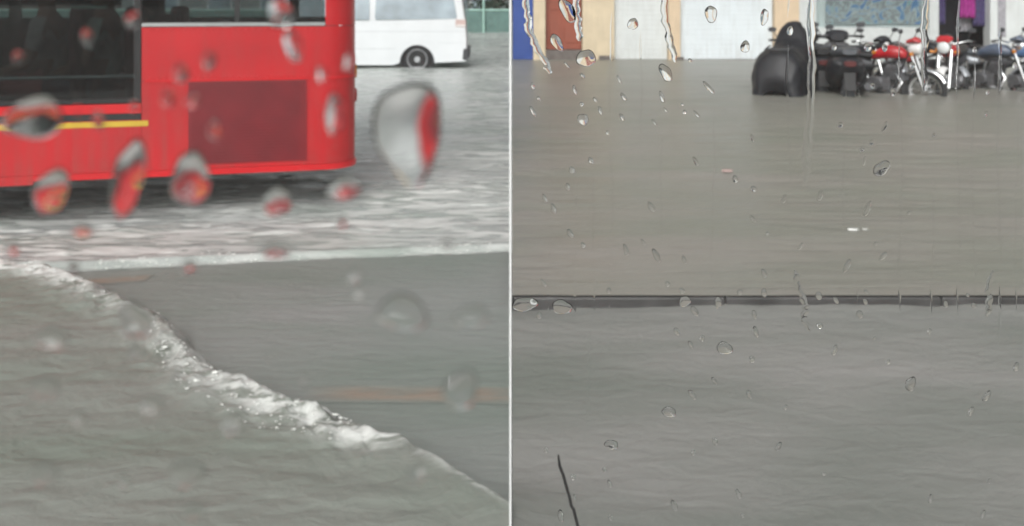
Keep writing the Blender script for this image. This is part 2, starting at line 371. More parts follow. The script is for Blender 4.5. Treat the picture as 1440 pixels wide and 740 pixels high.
# froth: beads of foam piled on the crest
ico = bmesh.new(); bmesh.ops.create_icosphere(ico, subdivisions=1, radius=1)
IV = np.array([v.co[:] for v in ico.verts]); IF = np.array([[v.index for v in f.verts] for f in ico.faces]); ico.free()
def beads(name, pos, rad, label, cat, m=None):
    n = len(pos); pos = np.array(pos); rad = np.array(rad)
    sq = np.random.default_rng(4).uniform((.9, .6, .3), (2.6, 1.3, .8), (n, 1, 3))
    v = (IV[None]*rad[:, None, None]*sq+pos[:, None]).reshape(-1, 3)
    f = (IF[None]+(np.arange(n)*len(IV))[:, None, None]).reshape(-1, 3)
    return tag(from_data(name, v.tolist(), f.tolist(), m or M['foam'], smooth=True), label, cat, kind='stuff')
rng = np.random.default_rng(11); pos = []; rad = []
while len(pos) < 900:
    u = rng.uniform(0, LU); p = float(px_of(u))
    s = np.interp(p, [-260, 0, 60, 150, 175, 200, 215, 290, 400, 490, 515, 530, 560, 600, 660, 720], [.1, .4, .6, .5, .1, .1, .7, .9, 1, .9, .2, .4, .1, .02, .04, .01])
    if float(fbm(np.array([u*4]), np.array([0.]), 77)[0])*1.6 < 1-s: continue
    wd = float(np.interp(p, [0, 200, 300, 400, 500, 540, 720], [.07, .06, .12, .15, .1, .03, .012]))
    v = min(abs(rng.normal(0, wd)), wd*1.4)-.03
    x, y = bow_pts(np.array([u]), np.array([v]))
    r = min(.008, .0012+rng.exponential(.0012))*s**.5
    z = float(np.interp(v, [-.12, -.05, 0, .05, .2, .5], [-.03, .035, .07, .068, .052, .045]))
    pos.append((min(float(x[0]), -.01), float(y[0]), z+r*.3+rng.exponential(.003)*s)); rad.append(r)
beads('foam', pos, rad, 'white froth along the breaking crest of the diagonal wave', 'foam')
# froth on the lapping edge of the choppy flood
pos = []; rad = []
while len(pos) < 500:
    x = -abs(rng.uniform(0, 3.6)); k = float(fbm(np.array([x*3]), np.array([4.]), 83)[0])
    if k < .42: continue
    v = rng.exponential(.035); X_ = np.array([x]); y = float(flood_edge(X_)[0])+v
    r = min(.006, .0012+rng.exponential(.0012)); pos.append((x, y, float(flood_z(X_, np.array([y]))[0])+r*.3)); rad.append(r)
beads('foam', pos, rad, 'thin broken line of froth where choppy water laps the smooth wet road', 'foam')

# right: brown flood beyond the kerb, grey shallow water before it
KY = 3.93
sheet('flood_water', np.concatenate([np.linspace(.001, 6, 200), geo(6.05, 60, 60)]), np.concatenate([np.linspace(KY+.006, 9, 240), geo(9.04, 62, 120)]),
      lambda X, Y: .054+.018*(fbm(X*.5, Y*2.4, 91)-.5)*2*ss(KY, KY+.5, Y)+.004*(fbm(X*2.5, Y*9, 93, 3)-.5)*2, M['brown'])
sheet('flood_water', np.linspace(.001, 14, 220), np.linspace(-4, KY+.02, 200),
      lambda X, Y: .003*(fbm(X*1.6, Y*4, 95)-.5)*2-.003+.05*np.exp(-X/.16)*ss(2.55, 2.3, Y)+.02*ss(KY-.14, KY+.02, Y)*(fbm(X*2.2, Y*0, 97)*2.6-1.15), M['near'])
kb = thing('kerb', 'low dark wet kerb running level across the flood on the right', 'kerb', (0, KY, 0))
x = .004; k = 0; random.seed(5)
while x < 9:
    L_ = .92+.1*random.random()
    o = MB().box((x+L_/2, .052+.004*random.uniform(-1, 1), -.036), (L_-.004, .09, .16)).build('kerb_stone', M['kerb'], kb, bevel=.01)
    x += L_; k += 1

# ------------------------------------------------------------------ white dividing line between the two streets, added as a thin rod
pl = MB().tube([(-.0035, 1.9, -.25), (-.0035, 1.9, 2.6)], .0028, 10)
tag(pl.build('divider_rod', M['divider_rod'], smooth=True), 'added thin white dividing line between the choppy grey flood and the calm brown flood', 'divider_rod')

# ------------------------------------------------------------------ the red bus
def sbus(px):
    r = (px-720)/1200; t = (r*BUS0.y-BUS0.x)/(BUSD.x-r*BUSD.y); return t
bus = thing('bus', 'bright red bus with dark lower window, yellow stripe and maroon rear panel', 'bus', BUS0, math.atan2(BUSD.y, BUSD.x))
LEN = sbus(501); RC = .2; BW = 2.45; X0 = LEN-10.2
def path(s):
    # plan outline of the near side (y=0) turning round the rear corner; returns point, outward normal
    e = LEN-RC
    if s <= e: return (s, 0), (0, -1)
    a = (s-e)/RC
    if a < PI/2: return (e+RC*math.sin(a), RC-RC*math.cos(a)), (math.sin(a), -math.cos(a))
    return (LEN, RC+(s-e-RC*PI/2)), (1, 0)
SMAX = LEN-RC+RC*PI/2
def strip(name, s0, s1, z0, z1, m, out=0., th=.03, parent=bus, bevel=0):
    e = LEN-RC; ss_ = [s0]
    if s1 > e:
        if s0 < e: ss_.append(e)
        ss_ += [s for s in (e+(SMAX-e)*k/8 for k in range(1, 9)) if s > s0 and s < s1-1e-4]
    ss_.append(s1); v = []; f = []
    for s in ss_:
        (x, y), (nx_, ny_) = path(s)
        for o_ in (out, out-th):
            for z in (z0, z1): v.append((x+nx_*o_, y+ny_*o_, z))
    n = len(ss_)
    for i in range(n-1):
        a, b = i*4, i*4+4
        f += [(a, b, b+1, a+1), (a+2, a+3, b+3, b+2), (a+1, b+1, b+3, a+3), (a, a+2, b+2, b)]
    f += [(0, 1, 3, 2), ((n-1)*4, (n-1)*4+2, (n-1)*4+3, (n-1)*4+1)]
    mb = MB(); mb.add(v, f); return mb.build(name, m, parent, smooth=True, bevel=bevel)
sD = sbus(199); sE0, sE1 = sbus(265), sbus(431); sW = sbus(457)
END = SMAX+BW-2*RC
zs, zw = .3, 1.272
strip('lower_panel', X0, sD-.002, zs+.04, .662, M['red'])                          # under the low window
strip('lower_panel', sD, SMAX, zs+.04, .905, M['red'])
strip('upper_panel', sD, SMAX, .908, zw-.022, M['red'], out=-.003)
strip('panel_seam', sD+.02, SMAX, .9, .914, M['red2'], out=.006, th=.02)
strip('skirt_trim', sE0-.9, SMAX, zs, zs+.038, M['red2'], out=.01, th=.04)
strip('skirt_trim', X0, sE0-.902, zs-.02, zs+.038, M['red'], out=.002, th=.04)
cover = strip('engine_cover', sE0, sE1, .37, .897, M['maroon'], out=.008, th=.02)
gb = MB()
for k in range(26): gb.box((sE0+(sE1-sE0)/2, -.011, .385+k*.0198), (sE1-sE0-.04, .006, .009))
gb.build('louvre', M['maroon'], cover)['kind'] = 'stuff'
strip('red_band', X0, sD-.002, .708, .766, M['red2'], out=.004)
strip('black_strip', X0, sD-.003, .664, .705, M['black'], out=-.002)
strip('yellow_stripe', X0, sD+.04, .624, .658, M['yellow'], out=.004, th=.01)
strip('window_sill', sD, sW, zw-.018, zw+.004, M['steel'], out=.006)
strip('corner_pillar', sW+.003, SMAX, zw-.018, 2.25, M['red'], out=-.001)
strip('door_post', sD-.045, sD-.004, .775, 2.25, M['black'], out=.001)
strip('window_sill', X0, sD-.05, .775, .8, M['black'], out=.003)
sc_ = MB()
for k in range(26):
    s_ = sD+.05+k*(LEN-RC-sD-.1)/25
    for z_ in (.925, zw-.04): sc_.box((s_, -.002, z_), (.012, .008, .012))
sc_.build('rivets', M['red2'], bus, bevel=.003)['kind'] = 'stuff'
# windows: low panes at the left, high panes at the right
for a_, b_ in ((X0+.02, sbus(-700)), (sbus(-690), sbus(-190)), (sbus(-182), sD-.05)):
    strip('window_pane', a_, b_, .802, 2.2, M['tint'], out=-.012, th=.006)
for a_, b_ in ((sD+.002, sbus(330)), (sbus(334), sW-.002)):
    strip('window_pane', a_, b_, zw+.006, 2.2, M['tint'], out=-.012, th=.006)
strip('window_divider', sbus(-690)+.0, sbus(-690)+.05, .802, 2.2, M['black'], out=-.002)
strip('window_divider', sbus(330)+.0, sbus(330)+.03, zw+.006, 2.2, M['black'], out=-.002)
strip('cant_panel', X0, SMAX, 2.253, 2.9, M['red'])
strip('rear_panel', SMAX+.002, END, zs+.04, 1.5, M['red'])
strip('rear_window', SMAX+.1, END-.1, 1.502, 2.25, M['vanglass'], out=-.01)
box('roof', ((X0+LEN)/2, BW/2, 2.93), (LEN-X0-.1, BW-.06, .06), M['red'], bus, .02)
box('floor', ((X0+LEN)/2, BW/2, .34), (LEN-X0-.2, BW-.1, .06), M['inside'], bus)
far = MB().box(((X0+LEN)/2, BW, .8), (LEN-X0-.1, .04, .95)).box(((X0+LEN)/2, BW, 2.55), (LEN-X0-.1, .04, .7))
for k in range(9): far.box((X0+.3+k*1.18, BW, 1.74), (.09, .04, .93))
far.build('far_side', M['inside'], bus)
box('front_wall', (X0+.02, BW/2, 1.6), (.05, BW-.1, 2.5), M['red'], bus)
box('bulkhead', (sD+.03, .65, .85), (.03, 1.1, .95), M['inside'], bus)
box('engine_deck', ((sD+LEN)/2+.05, BW/2, .85), (LEN-sD-.35, BW-.2, .8), M['inside'], bus)
for s_ in (sbus(-40), sbus(-420), sbus(-640)):
    MB().tube([(s_, .35, .37), (s_, .35, 2.88)], .017, 10).build('handrail', M['steel'], bus, smooth=True)
MB().tube([(sbus(-20), .12, .93), (sD-.06, .12, .93)], .014, 10).build('guard_rail', M['steel'], bus, smooth=True)
MB().tube([(sbus(95), .1, 1.375), (sbus(145), .1, 1.375)], .012, 10).build('grab_rail', M['mint'], bus, smooth=True)
def bus_seat(x, y):
    box('seat_cushion', (x, y, .72), (.42, .44, .1), M['seat'], bus, .03)
    box('seat_back', (x+.22, y, 1.05), (.08, .44, .66), M['seat'], bus, .03)
    box('seat_leg', (x, y, .52), (.08, .3, .3), M['plastic'], bus)
SEATS = [(sbus(30), .55), (sbus(112), .6), (sbus(160), 1.2), (sbus(60), 1.75)]
for x_, y_ in SEATS: bus_seat(x_, y_)
for x_ in (X0+2.4, X0+7.3):
    wv = MB().lathe_y((x_, .13, .42), [(.26, -.1), (.4, -.12), (.47, -.09), (.48, 0), (.47, .09), (.4, .12), (.26, .1)]).build('wheel', M['tyre'], bus, smooth=True)
    MB().lathe_y((x_, .13, .42), [(.02, -.06), (.12, -.09), (.2, -.05), (.27, -.1)]).build('rim', M['alloy'], wv, smooth=True)
for z_, m_ in ((.75, 'redlens'), (.92, 'amber')):
    MB().lathe_y((0, 0, 0), [(.0, -.02), (.045, -.016), (.055, 0)], 16).build('tail_light', M[m_], bus, smooth=True)
    o = bpy.context.scene.collection.objects[-1]; o.location = (LEN+.004, .38, z_); o.rotation_euler = (0, 0, R(90))

# passengers behind the dark glass
def skin_obj(name, verts, edges, radii, m, parent=None, sub=2):
    me = bpy.data.meshes.new(name); me.from_pydata(verts, edges, []); me.materials.append(m)
    o = bpy.data.objects.new(name, me); C.objects.link(o); o.parent = parent
    sk = o.modifiers.new('skin', 'SKIN'); sk.use_smooth_shade = True
    bpy.context.view_layer.objects.active = o
    if not me.skin_vertices: me.skin_vertices.new()
    for i, r in enumerate(radii): me.skin_vertices[0].data[i].radius = (r, r) if not isinstance(r, tuple) else r
    me.skin_vertices[0].data[0].use_root = True
    s_ = o.modifiers.new('sub', 'SUBSURF'); s_.levels = 1; s_.render_levels = sub
    return o
def passenger(x, y, shirt, trousers, label, k=1., face=PI, z=.77, lean=0):
    # seated; local +x is the way the person faces
    loc = bus.matrix_basis @ Vector((x, y, z))
    V_ = []; E_ = []; Rd = []
    def ch(pts, start=None):
        prev = start
        for p, r in pts:
            V_.append(tuple(c*k for c in p)); Rd.append(tuple(q*k for q in r) if isinstance(r, tuple) else r*k)
            if prev is not None: E_.append((prev, len(V_)-1))
            prev = len(V_)-1
        return prev
    pel = ch([((0, 0, .1), (.13, .1))])
    chest = ch([((.0+lean*.3, 0, .28), (.12, .09)), ((.0+lean*.7, 0, .45), (.145, .1))], pel)
    neck = ch([((lean, 0, .56), .055), ((.01+lean, 0, .63), .05)], chest)
    ch([((.02+lean, 0, .7), (.075, .085)), ((.02+lean, 0, .8), (.072, .088))], neck)
    for sd in (-1, 1):
        el = ch([((lean, sd*.19, .5), .05), ((.06+lean*.5, sd*.23, .24), .042), ((.28, sd*.12, .16), .032), ((.34, sd*.1, .15), (.035, .018))], chest)
        for q in range(4): ch([((.40, sd*(.1+.02*(q-1.5)), .15), .008), ((.425-abs(q-1.5)*.004, sd*(.1+.021*(q-1.5)), .135), .007)], el)
        ch([((.36, sd*.06, .145), .009), ((.385, sd*.05, .135), .008)], el)
        ch([((.1, sd*.1, .09), .085), ((.42, sd*.11, .1), .06), ((.42, sd*.11, -.25), .045), ((.43, sd*.11, -.38), .035), ((.53, sd*.12, -.4), .03)], pel)
    p = skin_obj('person', V_, E_, Rd, M['skin'])
    p.location = loc; p.rotation_euler = (0, 0, face+math.atan2(BUSD.y, BUSD.x)); tag(p, label, 'person', 'passengers seated in the red bus')
    v2 = [(0, 0, .08), (lean*.3, 0, .28), (lean*.7, 0, .45), (lean, 0, .54)]; r2 = [(.14, .115), (.135, .105), (.16, .115), .07]; e2 = [(0, 1), (1, 2), (2, 3)]
    for sd in (-1, 1):
        n = len(v2); v2 += [(lean, sd*.19, .5), (.04+lean*.5, sd*.225, .3)]; r2 += [.062, .055]; e2 += [(2, n), (n, n+1)]
    skin_obj('shirt', [tuple(c*k for c in q) for q in v2], e2, [tuple(c*k for c in q) if isinstance(q, tuple) else q*k for q in r2], shirt, p)
    v3 = [(0, 0, .08)]; r3 = [(.145, .11)]; e3 = []
    for sd in (-1, 1):
        n = len(v3); v3 += [(.1, sd*.1, .09), (.42, sd*.11, .1), (.42, sd*.11, -.3)]; r3 += [.095, .07, .058]; e3 += [(0, n), (n, n+1), (n+1, n+2)]
    skin_obj('trousers', [tuple(c*k for c in q) for q in v3], e3, [tuple(c*k for c in q) if isinstance(q, tuple) else q*k for q in r3], trousers, p)
    hm = MB().loft([((lean-.09)*k, 0, .76*k, .04*k, .05*k), ((lean-.06)*k, 0, .79*k, .085*k, .085*k), ((lean+.02)*k, 0, .815*k, .09*k, .08*k), ((lean+.08)*k, 0, .84*k, .06*k, .045*k)], 12, 2)
    hm.build('hair', M['hair'], p, smooth=True)
    for sd in (-1, 1): box('eye', ((lean+.1)*k, sd*.03*k, .745*k), (.012*k, .022*k, .01*k), M['hair'], p)
    MB().loft([((lean+.09)*k, 0, .725*k, .012*k, .018*k), ((lean+.118)*k, 0, .715*k, .01*k, .01*k)], 8).build('nose', M['skin'], p, smooth=True)
    box('mouth', ((lean+.096)*k, 0, .682*k), (.01*k, .04*k, .008*k), M['redlens'], p)
M['shirt_grey'] = mat('shirt_grey', (.42, .4, .4), .9, var=.2, scale=20)
M['shirt_mint'] = mat('shirt_mint', (.36, .45, .42), .9, var=.2, scale=20)
M['shirt_pink'] = mat('shirt_pink', (.45, .14, .14), .9, var=.2, scale=20)
M['shirt_pale'] = mat('shirt_pale', (.55, .55, .57), .9, var=.2, scale=20)
M['denim'] = mat('denim', (.08, .1, .15), .9, var=.2, scale=20)
passenger(*SEATS[0], M['shirt_grey'], M['shirt_pink'], 'passenger in a grey shirt seated by the low bus window at far left', 1.0)
passenger(*SEATS[1], M['shirt_mint'], M['denim'], 'passenger in a pale green shirt seated in the middle of the low bus window', .98)
passenger(*SEATS[2], M['shirt_pink'], M['denim'], 'small passenger in a red top seated nearest the right edge of the low bus window', .78)
passenger(*SEATS[3], M['shirt_pale'], M['denim'], 'passenger in a pale shirt on the far side of the bus aisle', .98)

# ------------------------------------------------------------------ the white van
VY = 18.3
van = thing('van', 'white passenger van driving axle deep through the flood past the bus', 'van', (-65/1200*VY, VY, 0), R(2.2))
WX = -1.04; FX = -3.75
def arch(cx, r, n=12): return [(cx+r*math.cos(PI-PI*k/n)*-1 if 0 else cx-r*math.cos(PI*k/n)*-1, .17+max(0, (r)*math.sin(PI*k/n))) for k in range(n+1)]
def body_poly():
    p = [(0, .16), (.03, .3), (.035, .62), (-.005, 1.05), (-.1, 1.7), (-.2, 1.9), (-.45, 1.97), (-3.2, 1.96), (-3.55, 1.88), (-4.25, 1.1), (-4.62, .95), (-4.72, .6), (-4.7, .2)]
    p += [(FX-.36*math.cos(PI*k/10), .16+.36*math.sin(PI*k/10)) for k in range(11)]
    p += [(-3.2, .09), (-1.55, .08)]
    p += [(WX-.37*math.cos(PI*k/10), .13+.38*math.sin(PI*k/10)) for k in range(11)]
    return p
BP = body_poly(); vb = MB(); n = len(BP); vv = []
for y_ in (0, .05, 1.64, 1.69):
    edge = 0 if y_ in (.05, 1.64) else .03
    for x_, z_ in BP:
        tum = max(0, z_-1.05)*.16; yy = y_+(tum if y_ < .8 else -tum)
        vv.append((x_-(edge if x_ > -.3 and z_ > .2 else 0), yy, z_-(edge if z_ > 1.8 else 0)))
ff = [tuple(range(n)), tuple(reversed(range(3*n, 4*n)))]
for j in range(3): ff += [(j*n+i, (j+1)*n+i, (j+1)*n+(i+1) % n, j*n+(i+1) % n) for i in range(n)]
vb.add(vv, ff); vb.build('body', M['van'], van, smooth=True)
def vside(name, poly, m, out=.004, th=.02, parent=van, bevel=.004):
    mb = MB(); k_ = len(poly); a_ = []
    for o_ in (out, out-th):
        for x_, z_ in poly: a_.append((x_, max(0, z_-1.05)*.16-o_, z_))
    mb.add(a_, [tuple(range(k_)), tuple(reversed(range(k_, 2*k_)))]+[(i, i+k_, (i+1) % k_+k_, (i+1) % k_) for i in range(k_)])
    return mb.build(name, m, parent, bevel=bevel)
vside('side_window', [(-.2, 1.07), (-.19, 1.12), (-.29, 1.68), (-.35, 1.74), (-1.86, 1.74), (-1.92, 1.68), (-1.94, 1.1), (-1.92, 1.05)], M['vanglass'])
vside('side_window', [(-2.06, 1.05), (-2.06, 1.74), (-2.9, 1.74), (-2.9, 1.05)], M['vanglass'])
vside('side_window', [(-2.98, 1.05), (-2.98, 1.74), (-3.4, 1.74), (-3.85, 1.1), (-3.84, 1.05)], M['vanglass'])
M['vseam'] = mat('van_seam', (.5, .52, .54), .5, var=.05)
vside('body_crease', [(-.02, .795), (-.02, .807), (-4.6, .807), (-4.6, .795)], M['vseam'], .002)
vside('body_crease', [(-.02, .545), (-.02, .555), (-.6, .555), (-.6, .545)], M['vseam'], .002)
vside('body_crease', [(-1.5, .425), (-1.5, .44), (-3.3, .44), (-3.3, .425)], M['vseam'], .002)
vside('door_gap', [(-2.0, .12), (-2.0, 1.85), (-2.012, 1.85), (-2.012, .12)], M['plastic'], .001)
tl = vside('tail_light', [(-.0, .89), (-.0, 1.05), (-.22, 1.06), (-.22, .9)], M['tail'], .01)
MB().box((-.11, -.012, .925), (.2, .006, .03)).build('reflector', M['whitepaint'], tl)
vside('bumper_corner', [(.035, .18), (.045, .44), (-.05, .42), (-.07, .2)], M['plastic'], .014, .05)
MB().box((.045, .85, .33), (.08, 1.6, .2)).build('rear_bumper', M['plastic'], van, bevel=.02)
MB().box((.0, .85, 1.4), (.02, 1.3, .55), Matrix.Rotation(R(-8.5), 3, 'Y')).build('rear_window', M['vanglass'], van)
for cx_ in (WX, FX):
    lin = MB(); pr = [(cx_-.355*math.cos(PI*k/10), .12+.365*math.sin(PI*k/10)) for k in range(11)]
    lin.prism(pr+[(cx_+.35, .04), (cx_-.35, .04)], .045, .3).build('wheel_well', M['black'], van)
    ar = MB(); q = []
    for r_ in (.372, .345): q.append([(cx_-r_*math.cos(PI*k/14), .13+(r_+.012)*math.sin(PI*k/14)) for k in range(15)])
    ar.prism(q[0]+q[1][::-1], -.008, .04).build('arch_trim', M['plastic'], van)
    wv = MB().lathe_y((cx_, .1, .2), [(.2, -.07), (.27, -.085), (.3, -.05), (.305, .05), (.27, .085), (.2, .07)]).build('wheel', M['tyre'], van, smooth=True)
    rm = MB().lathe_y((cx_, .1, .2), [(.0, -.075), (.06, -.078), (.07, -.05), (.14, -.045), (.185, -.05), (.215, -.09), (.225, -.08)])
    rm.build('rim', M['alloy'], wv, smooth=True)
    for k in range(8):
        a_ = 2*PI*k/8; hs = MB(); hs.lathe_y((cx_+.115*math.cos(a_), .1, .2+.115*math.sin(a_)), [(0, -.052), (.024, -.052), (.026, -.045)], 8)
        hs.build('vent_hole', M['black'], wv)
# ------------------------------------------------------------------ far left: low teal wall, coping, post, hedge and trees
fw = thing('low_wall', 'low teal wall with a pale mint coping beyond the flooded road', 'wall', (0, 41, 0))
box('wall_face', (-15, 0, .5), (29.8, .22, 1.1), M['teal'], fw)
box('coping', (-15, 0, 1.09), (29.8, .34, .08), M['mint'], fw, .01)
tag(MB().tube([(-1.35, 40.7, -.2), (-1.35, 40.7, 4.2)], .05, 10).build('post', M['mint'], smooth=True), 'pale thin post rising in front of the teal wall', 'post')
def tree(x, y, h, rr, label, seed):
    t = thing('tree', label, 'tree', (x, y, -.1), 0, 'trees beyond the teal wall')
    rg = np.random.default_rng(seed); tr = MB().tube([(0, 0, 0), (.1, 0, h*.3), (.05, .1, h*.6), (.1, 0, h*.85)], [.2, .16, .1, .04], 8)
    for k in range(7):
        a_ = k*2.4; z_ = h*(.3+.07*k); tr.tube([(.08, 0, z_), (.9*math.cos(a_), .9*math.sin(a_), z_+.5), (1.6*math.cos(a_), 1.6*math.sin(a_), z_+1.1)], [.07, .05, .02], 6)
    tr.build('trunk', M['bark'], t, smooth=True)
    cl = rg.normal(0, 1, (46, 3)); cl /= np.linalg.norm(cl, axis=1)[:, None]; cl *= rg.uniform(.3, 1, (46, 1))*np.array([rr, rr, h*.42]); cl[:, 2] += h*.55
    v = []; f = []
    for c in cl:
        for _ in range(60):
            p = c+rg.normal(0, .32, 3); a_ = rg.normal(0, 1, 3); a_ /= np.linalg.norm(a_); b_ = np.cross(a_, rg.normal(0, 1, 3)); b_ /= np.linalg.norm(b_)
            n_ = len(v); v += [tuple(p-a_*.13), tuple(p+b_*.06), tuple(p+a_*.13), tuple(p-b_*.06)]; f.append((n_, n_+1, n_+2, n_+3))
    o = from_data('crown', v, f, M['leaf'], t); o['kind'] = 'stuff'
for k, (x_, lb) in enumerate(((-.9, 'dark leafy tree beyond the teal wall nearest the white dividing line'), (-3.6, 'dark leafy tree beyond the teal wall just behind the van'), (-6.6, 'dark leafy tree beyond the teal wall hidden behind the van roof'))):
    tree(x_, 44+k*.4, 4.6, 1.9, lb, 100+k)
fb = thing('far_building', 'dull grey green building far behind the trees and the teal wall', 'building', (0, 52, 0))
box('wall', (-12, 1, 3), (23.6, 2, 6.6), M['farwall'], fb)
for k in range(7):
    o = box('window', (-1.8-k*3.2, -.04, 1.6), (1.5, .1, 1.3), M['frame'], fb); box('pane', (-1.8-k*3.2, -.1, 1.6), (1.3, .04, 1.1), M['vanglass'], o)
box('roof', (-12, 1, 6.4), (24, 2.6, .25), M['plastic'], fb)

# ------------------------------------------------------------------ right: the shop row
BYd = 20.3
def bx_(px): return (px-720)/1200*BYd
sh = thing('shophouse', 'pale shophouse row with cream pillars and white shutters along the flooded street', 'shophouse', (0, BYd, 0))
def seg(name, x0, x1, z0, z1, m, y=0., th=.3, parent=sh, bevel=.006):
    return box(name, ((bx_(x0)+bx_(x1))/2, y+th/2, (z0+z1)/2), (bx_(x1)-bx_(x0), th, z1-z0), m, parent, bevel)
ZT = 3.2
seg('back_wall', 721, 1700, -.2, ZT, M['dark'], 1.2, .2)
seg('door', 721.2, 750, .06, ZT-.1, M['blue'], .1, .06, sh)['label'] = 'blue metal door at the left end of the row'
seg('pillar', 750, 767, -.1, ZT, M['cream'])
dr = seg('door', 768, 818, .3, 2.5, M['rust'], .18, .06, sh); dr['label'] = 'rust red wooden door above a dark wet step'
for x0, x1, z0, z1 in ((773, 791, .45, 1.1), (795, 813, .45, 1.1), (773, 791, 1.25, 2.3), (795, 813, 1.25, 2.3)):
    seg('door_panel', x0, x1, z0, z1, M['rust'], .165, .02, dr)
seg('transom', 767.5, 818, 2.52, ZT, M['cream'], .1)
seg('door_step', 767.5, 819, -.1, .29, M['step'], .02, .4)
p2 = seg('pillar', 819, 864, -.1, ZT, M['cream']); p2['label'] = 'wide cream pillar'
seg('pillar_base', 842, 862, -.1, .16, M['step'], -.05, .05)
def shutter(x0, x1, m, label):
    s_ = seg('roller_shutter', x0, x1, .06, 2.7, m, .16, .03); s_['label'] = label
    for k in range(22):
        MB().box(((bx_(x0)+bx_(x1))/2, .1585, .13+k*.117), (bx_(x1)-bx_(x0)-.02, .009, .113)).build('shutter_slat', m, s_, bevel=.005)
    seg('shutter_box', x0, x1, 2.7, ZT, M['frame'], .08, .2)
    seg('threshold', x0, x1, -.1, .06, M['step'], .1, .25)
shutter(864.5, 940, M['white2'], 'greyish white roller shutter between cream pillars')
seg('pillar', 940.5, 957, -.1, ZT, M['peach'])
seg('pillar_base', 949, 961, -.1, .13, M['step'], -.05, .05)
shutter(957.5, 1089, M['white'], 'wide bluish white roller shutter')
seg('pillar', 1089.5, 1124, -.1, ZT, M['peach'])
seg('window_post', 1124.5, 1149, -.1, ZT, M['frame'], .05, .2)
sw = seg('shop_window_base', 1149.5, 1308, -.1, .82, M['frame'], .06, .2)
pane = seg('shop_window', 1150, 1307, .84, 2.7, M['shop'], .12, .02, sh, 0)
seg('window_header', 1149.5, 1308, 2.72, ZT, M['frame'], .06, .2)
# print behind the shop glass: blue and teal brush marks on pale paper
m, t, p = new_mat('shop_print'); N = t.nodes.new; L = t.links.new
tc = N('ShaderNodeTexCoord'); n1 = N('ShaderNodeTexNoise'); n1.inputs['Scale'].default_value = 2.6; n1.inputs['Detail'].default_value = 5; n1.inputs['Distortion'].default_value = 2.2
cr = N('ShaderNodeValToRGB'); L(tc.outputs['Object'], n1.inputs['Vector']); L(n1.outputs[0], cr.inputs[0])
el = cr.color_ramp.elements; el[0].position = .3; el[0].color = (.06, .13, .36, 1); el[1].position = .62; el[1].color = (.42, .47, .47, 1)
for ps, c in ((.4, (.14, .26, .42, 1)), (.47, (.45, .48, .47, 1)), (.54, (.2, .2, .22, 1)), (.7, (.1, .36, .4, 1)), (.8, (.3, .22, .2, 1))): e = el.new(ps); e.color = c
L(cr.outputs[0], p.inputs['Base Color']); p.inputs['Roughness'].default_value = .7; M['print'] = m
seg('poster', 1166, 1302, .9, 2.6, M['print'], .2, .01, sh, 0)
seg('window_back', 1150, 1307, .82, 2.7, M['white2'], .26, .04)
seg('window_post', 1308.5, 1322, -.1, ZT, M['frame'], .05, .2)
seg('doorway_floor', 1322.5, 1392, -.1, .12, M['step'], .0, 1.2)
seg('doorway_header', 1322.5, 1392, 2.5, ZT, M['frame'], .06, .3)
wp = seg('wall', 1392.5, 1700, -.1, ZT, M['white2'], .0, .3); wp['label'] = 'off white end wall'
seg('wall_panel', 1403, 1414, .6, 2.6, M['greycloth'], -.02, .02)
seg('upper_floor', 721, 1700, ZT+.002, 6.4, M['cream'], .02, 1.4)
for k in range(7):
    o = seg('window', 745+k*130, 815+k*130, 4.1, 5.6, M['frame'], -.02, .06); seg('pane', 750+k*130, 810+k*130, 4.17, 5.53, M['vanglass'], -.03, .04, o, 0)
seg('canopy', 721, 1700, ZT-.05, ZT+.07, M['frame'], -.9, .88)
def garment(x, z0, z1, wd, m, label, y):
    pts = []; v = []; f = []; nn = 14; mm = 10
    for j in range(mm+1):
        tz = j/mm; z = z0+(z1-z0)*tz; hw = wd*(1-.25*tz**2)
        for i_ in range(nn+1):
            u = i_/nn*2-1; v.append((u*hw, .03*math.sin(u*9+x*7)*(1-tz*.6)+.035*(1-u*u), z))
    for j in range(mm):
        for i_ in range(nn): a_ = j*(nn+1)+i_; f.append((a_, a_+1, a_+nn+2, a_+nn+1))
    o = from_data('garment', v, f, m, smooth=True); o.location = (bx_(x), BYd+y, 0)
    s_ = o.modifiers.new('t', 'SOLIDIFY'); s_.thickness = .012
    tag(o, label, 'clothes', 'clothes hanging in the dark shop doorway')
    MB().tube([(-wd*.7, 0.02, z1-.02), (0, .02, z1+.06), (wd*.7, .02, z1-.02)], .008, 6).build('hanger', M['plastic'], o)
    MB().tube([(0, .02, z1+.06), (0, .02, 2.46)], .004, 6).build('hook', M['steel'], o)
garment(1366, 1.05, 2.0, .2, M['magenta'], 'magenta garment hanging in the dark doorway', .15)
garment(1384, .85, 2.0, .16, M['violet'], 'dark violet garment hanging at the right of the doorway', .2)
garment(1330, .9, 2.0, .16, M['violet'], 'dark violet garment hanging at the left of the doorway', .3)
garment(1372, .72, 1.05, .17, M['greycloth'], 'grey cloth hanging below the magenta garment', .45)

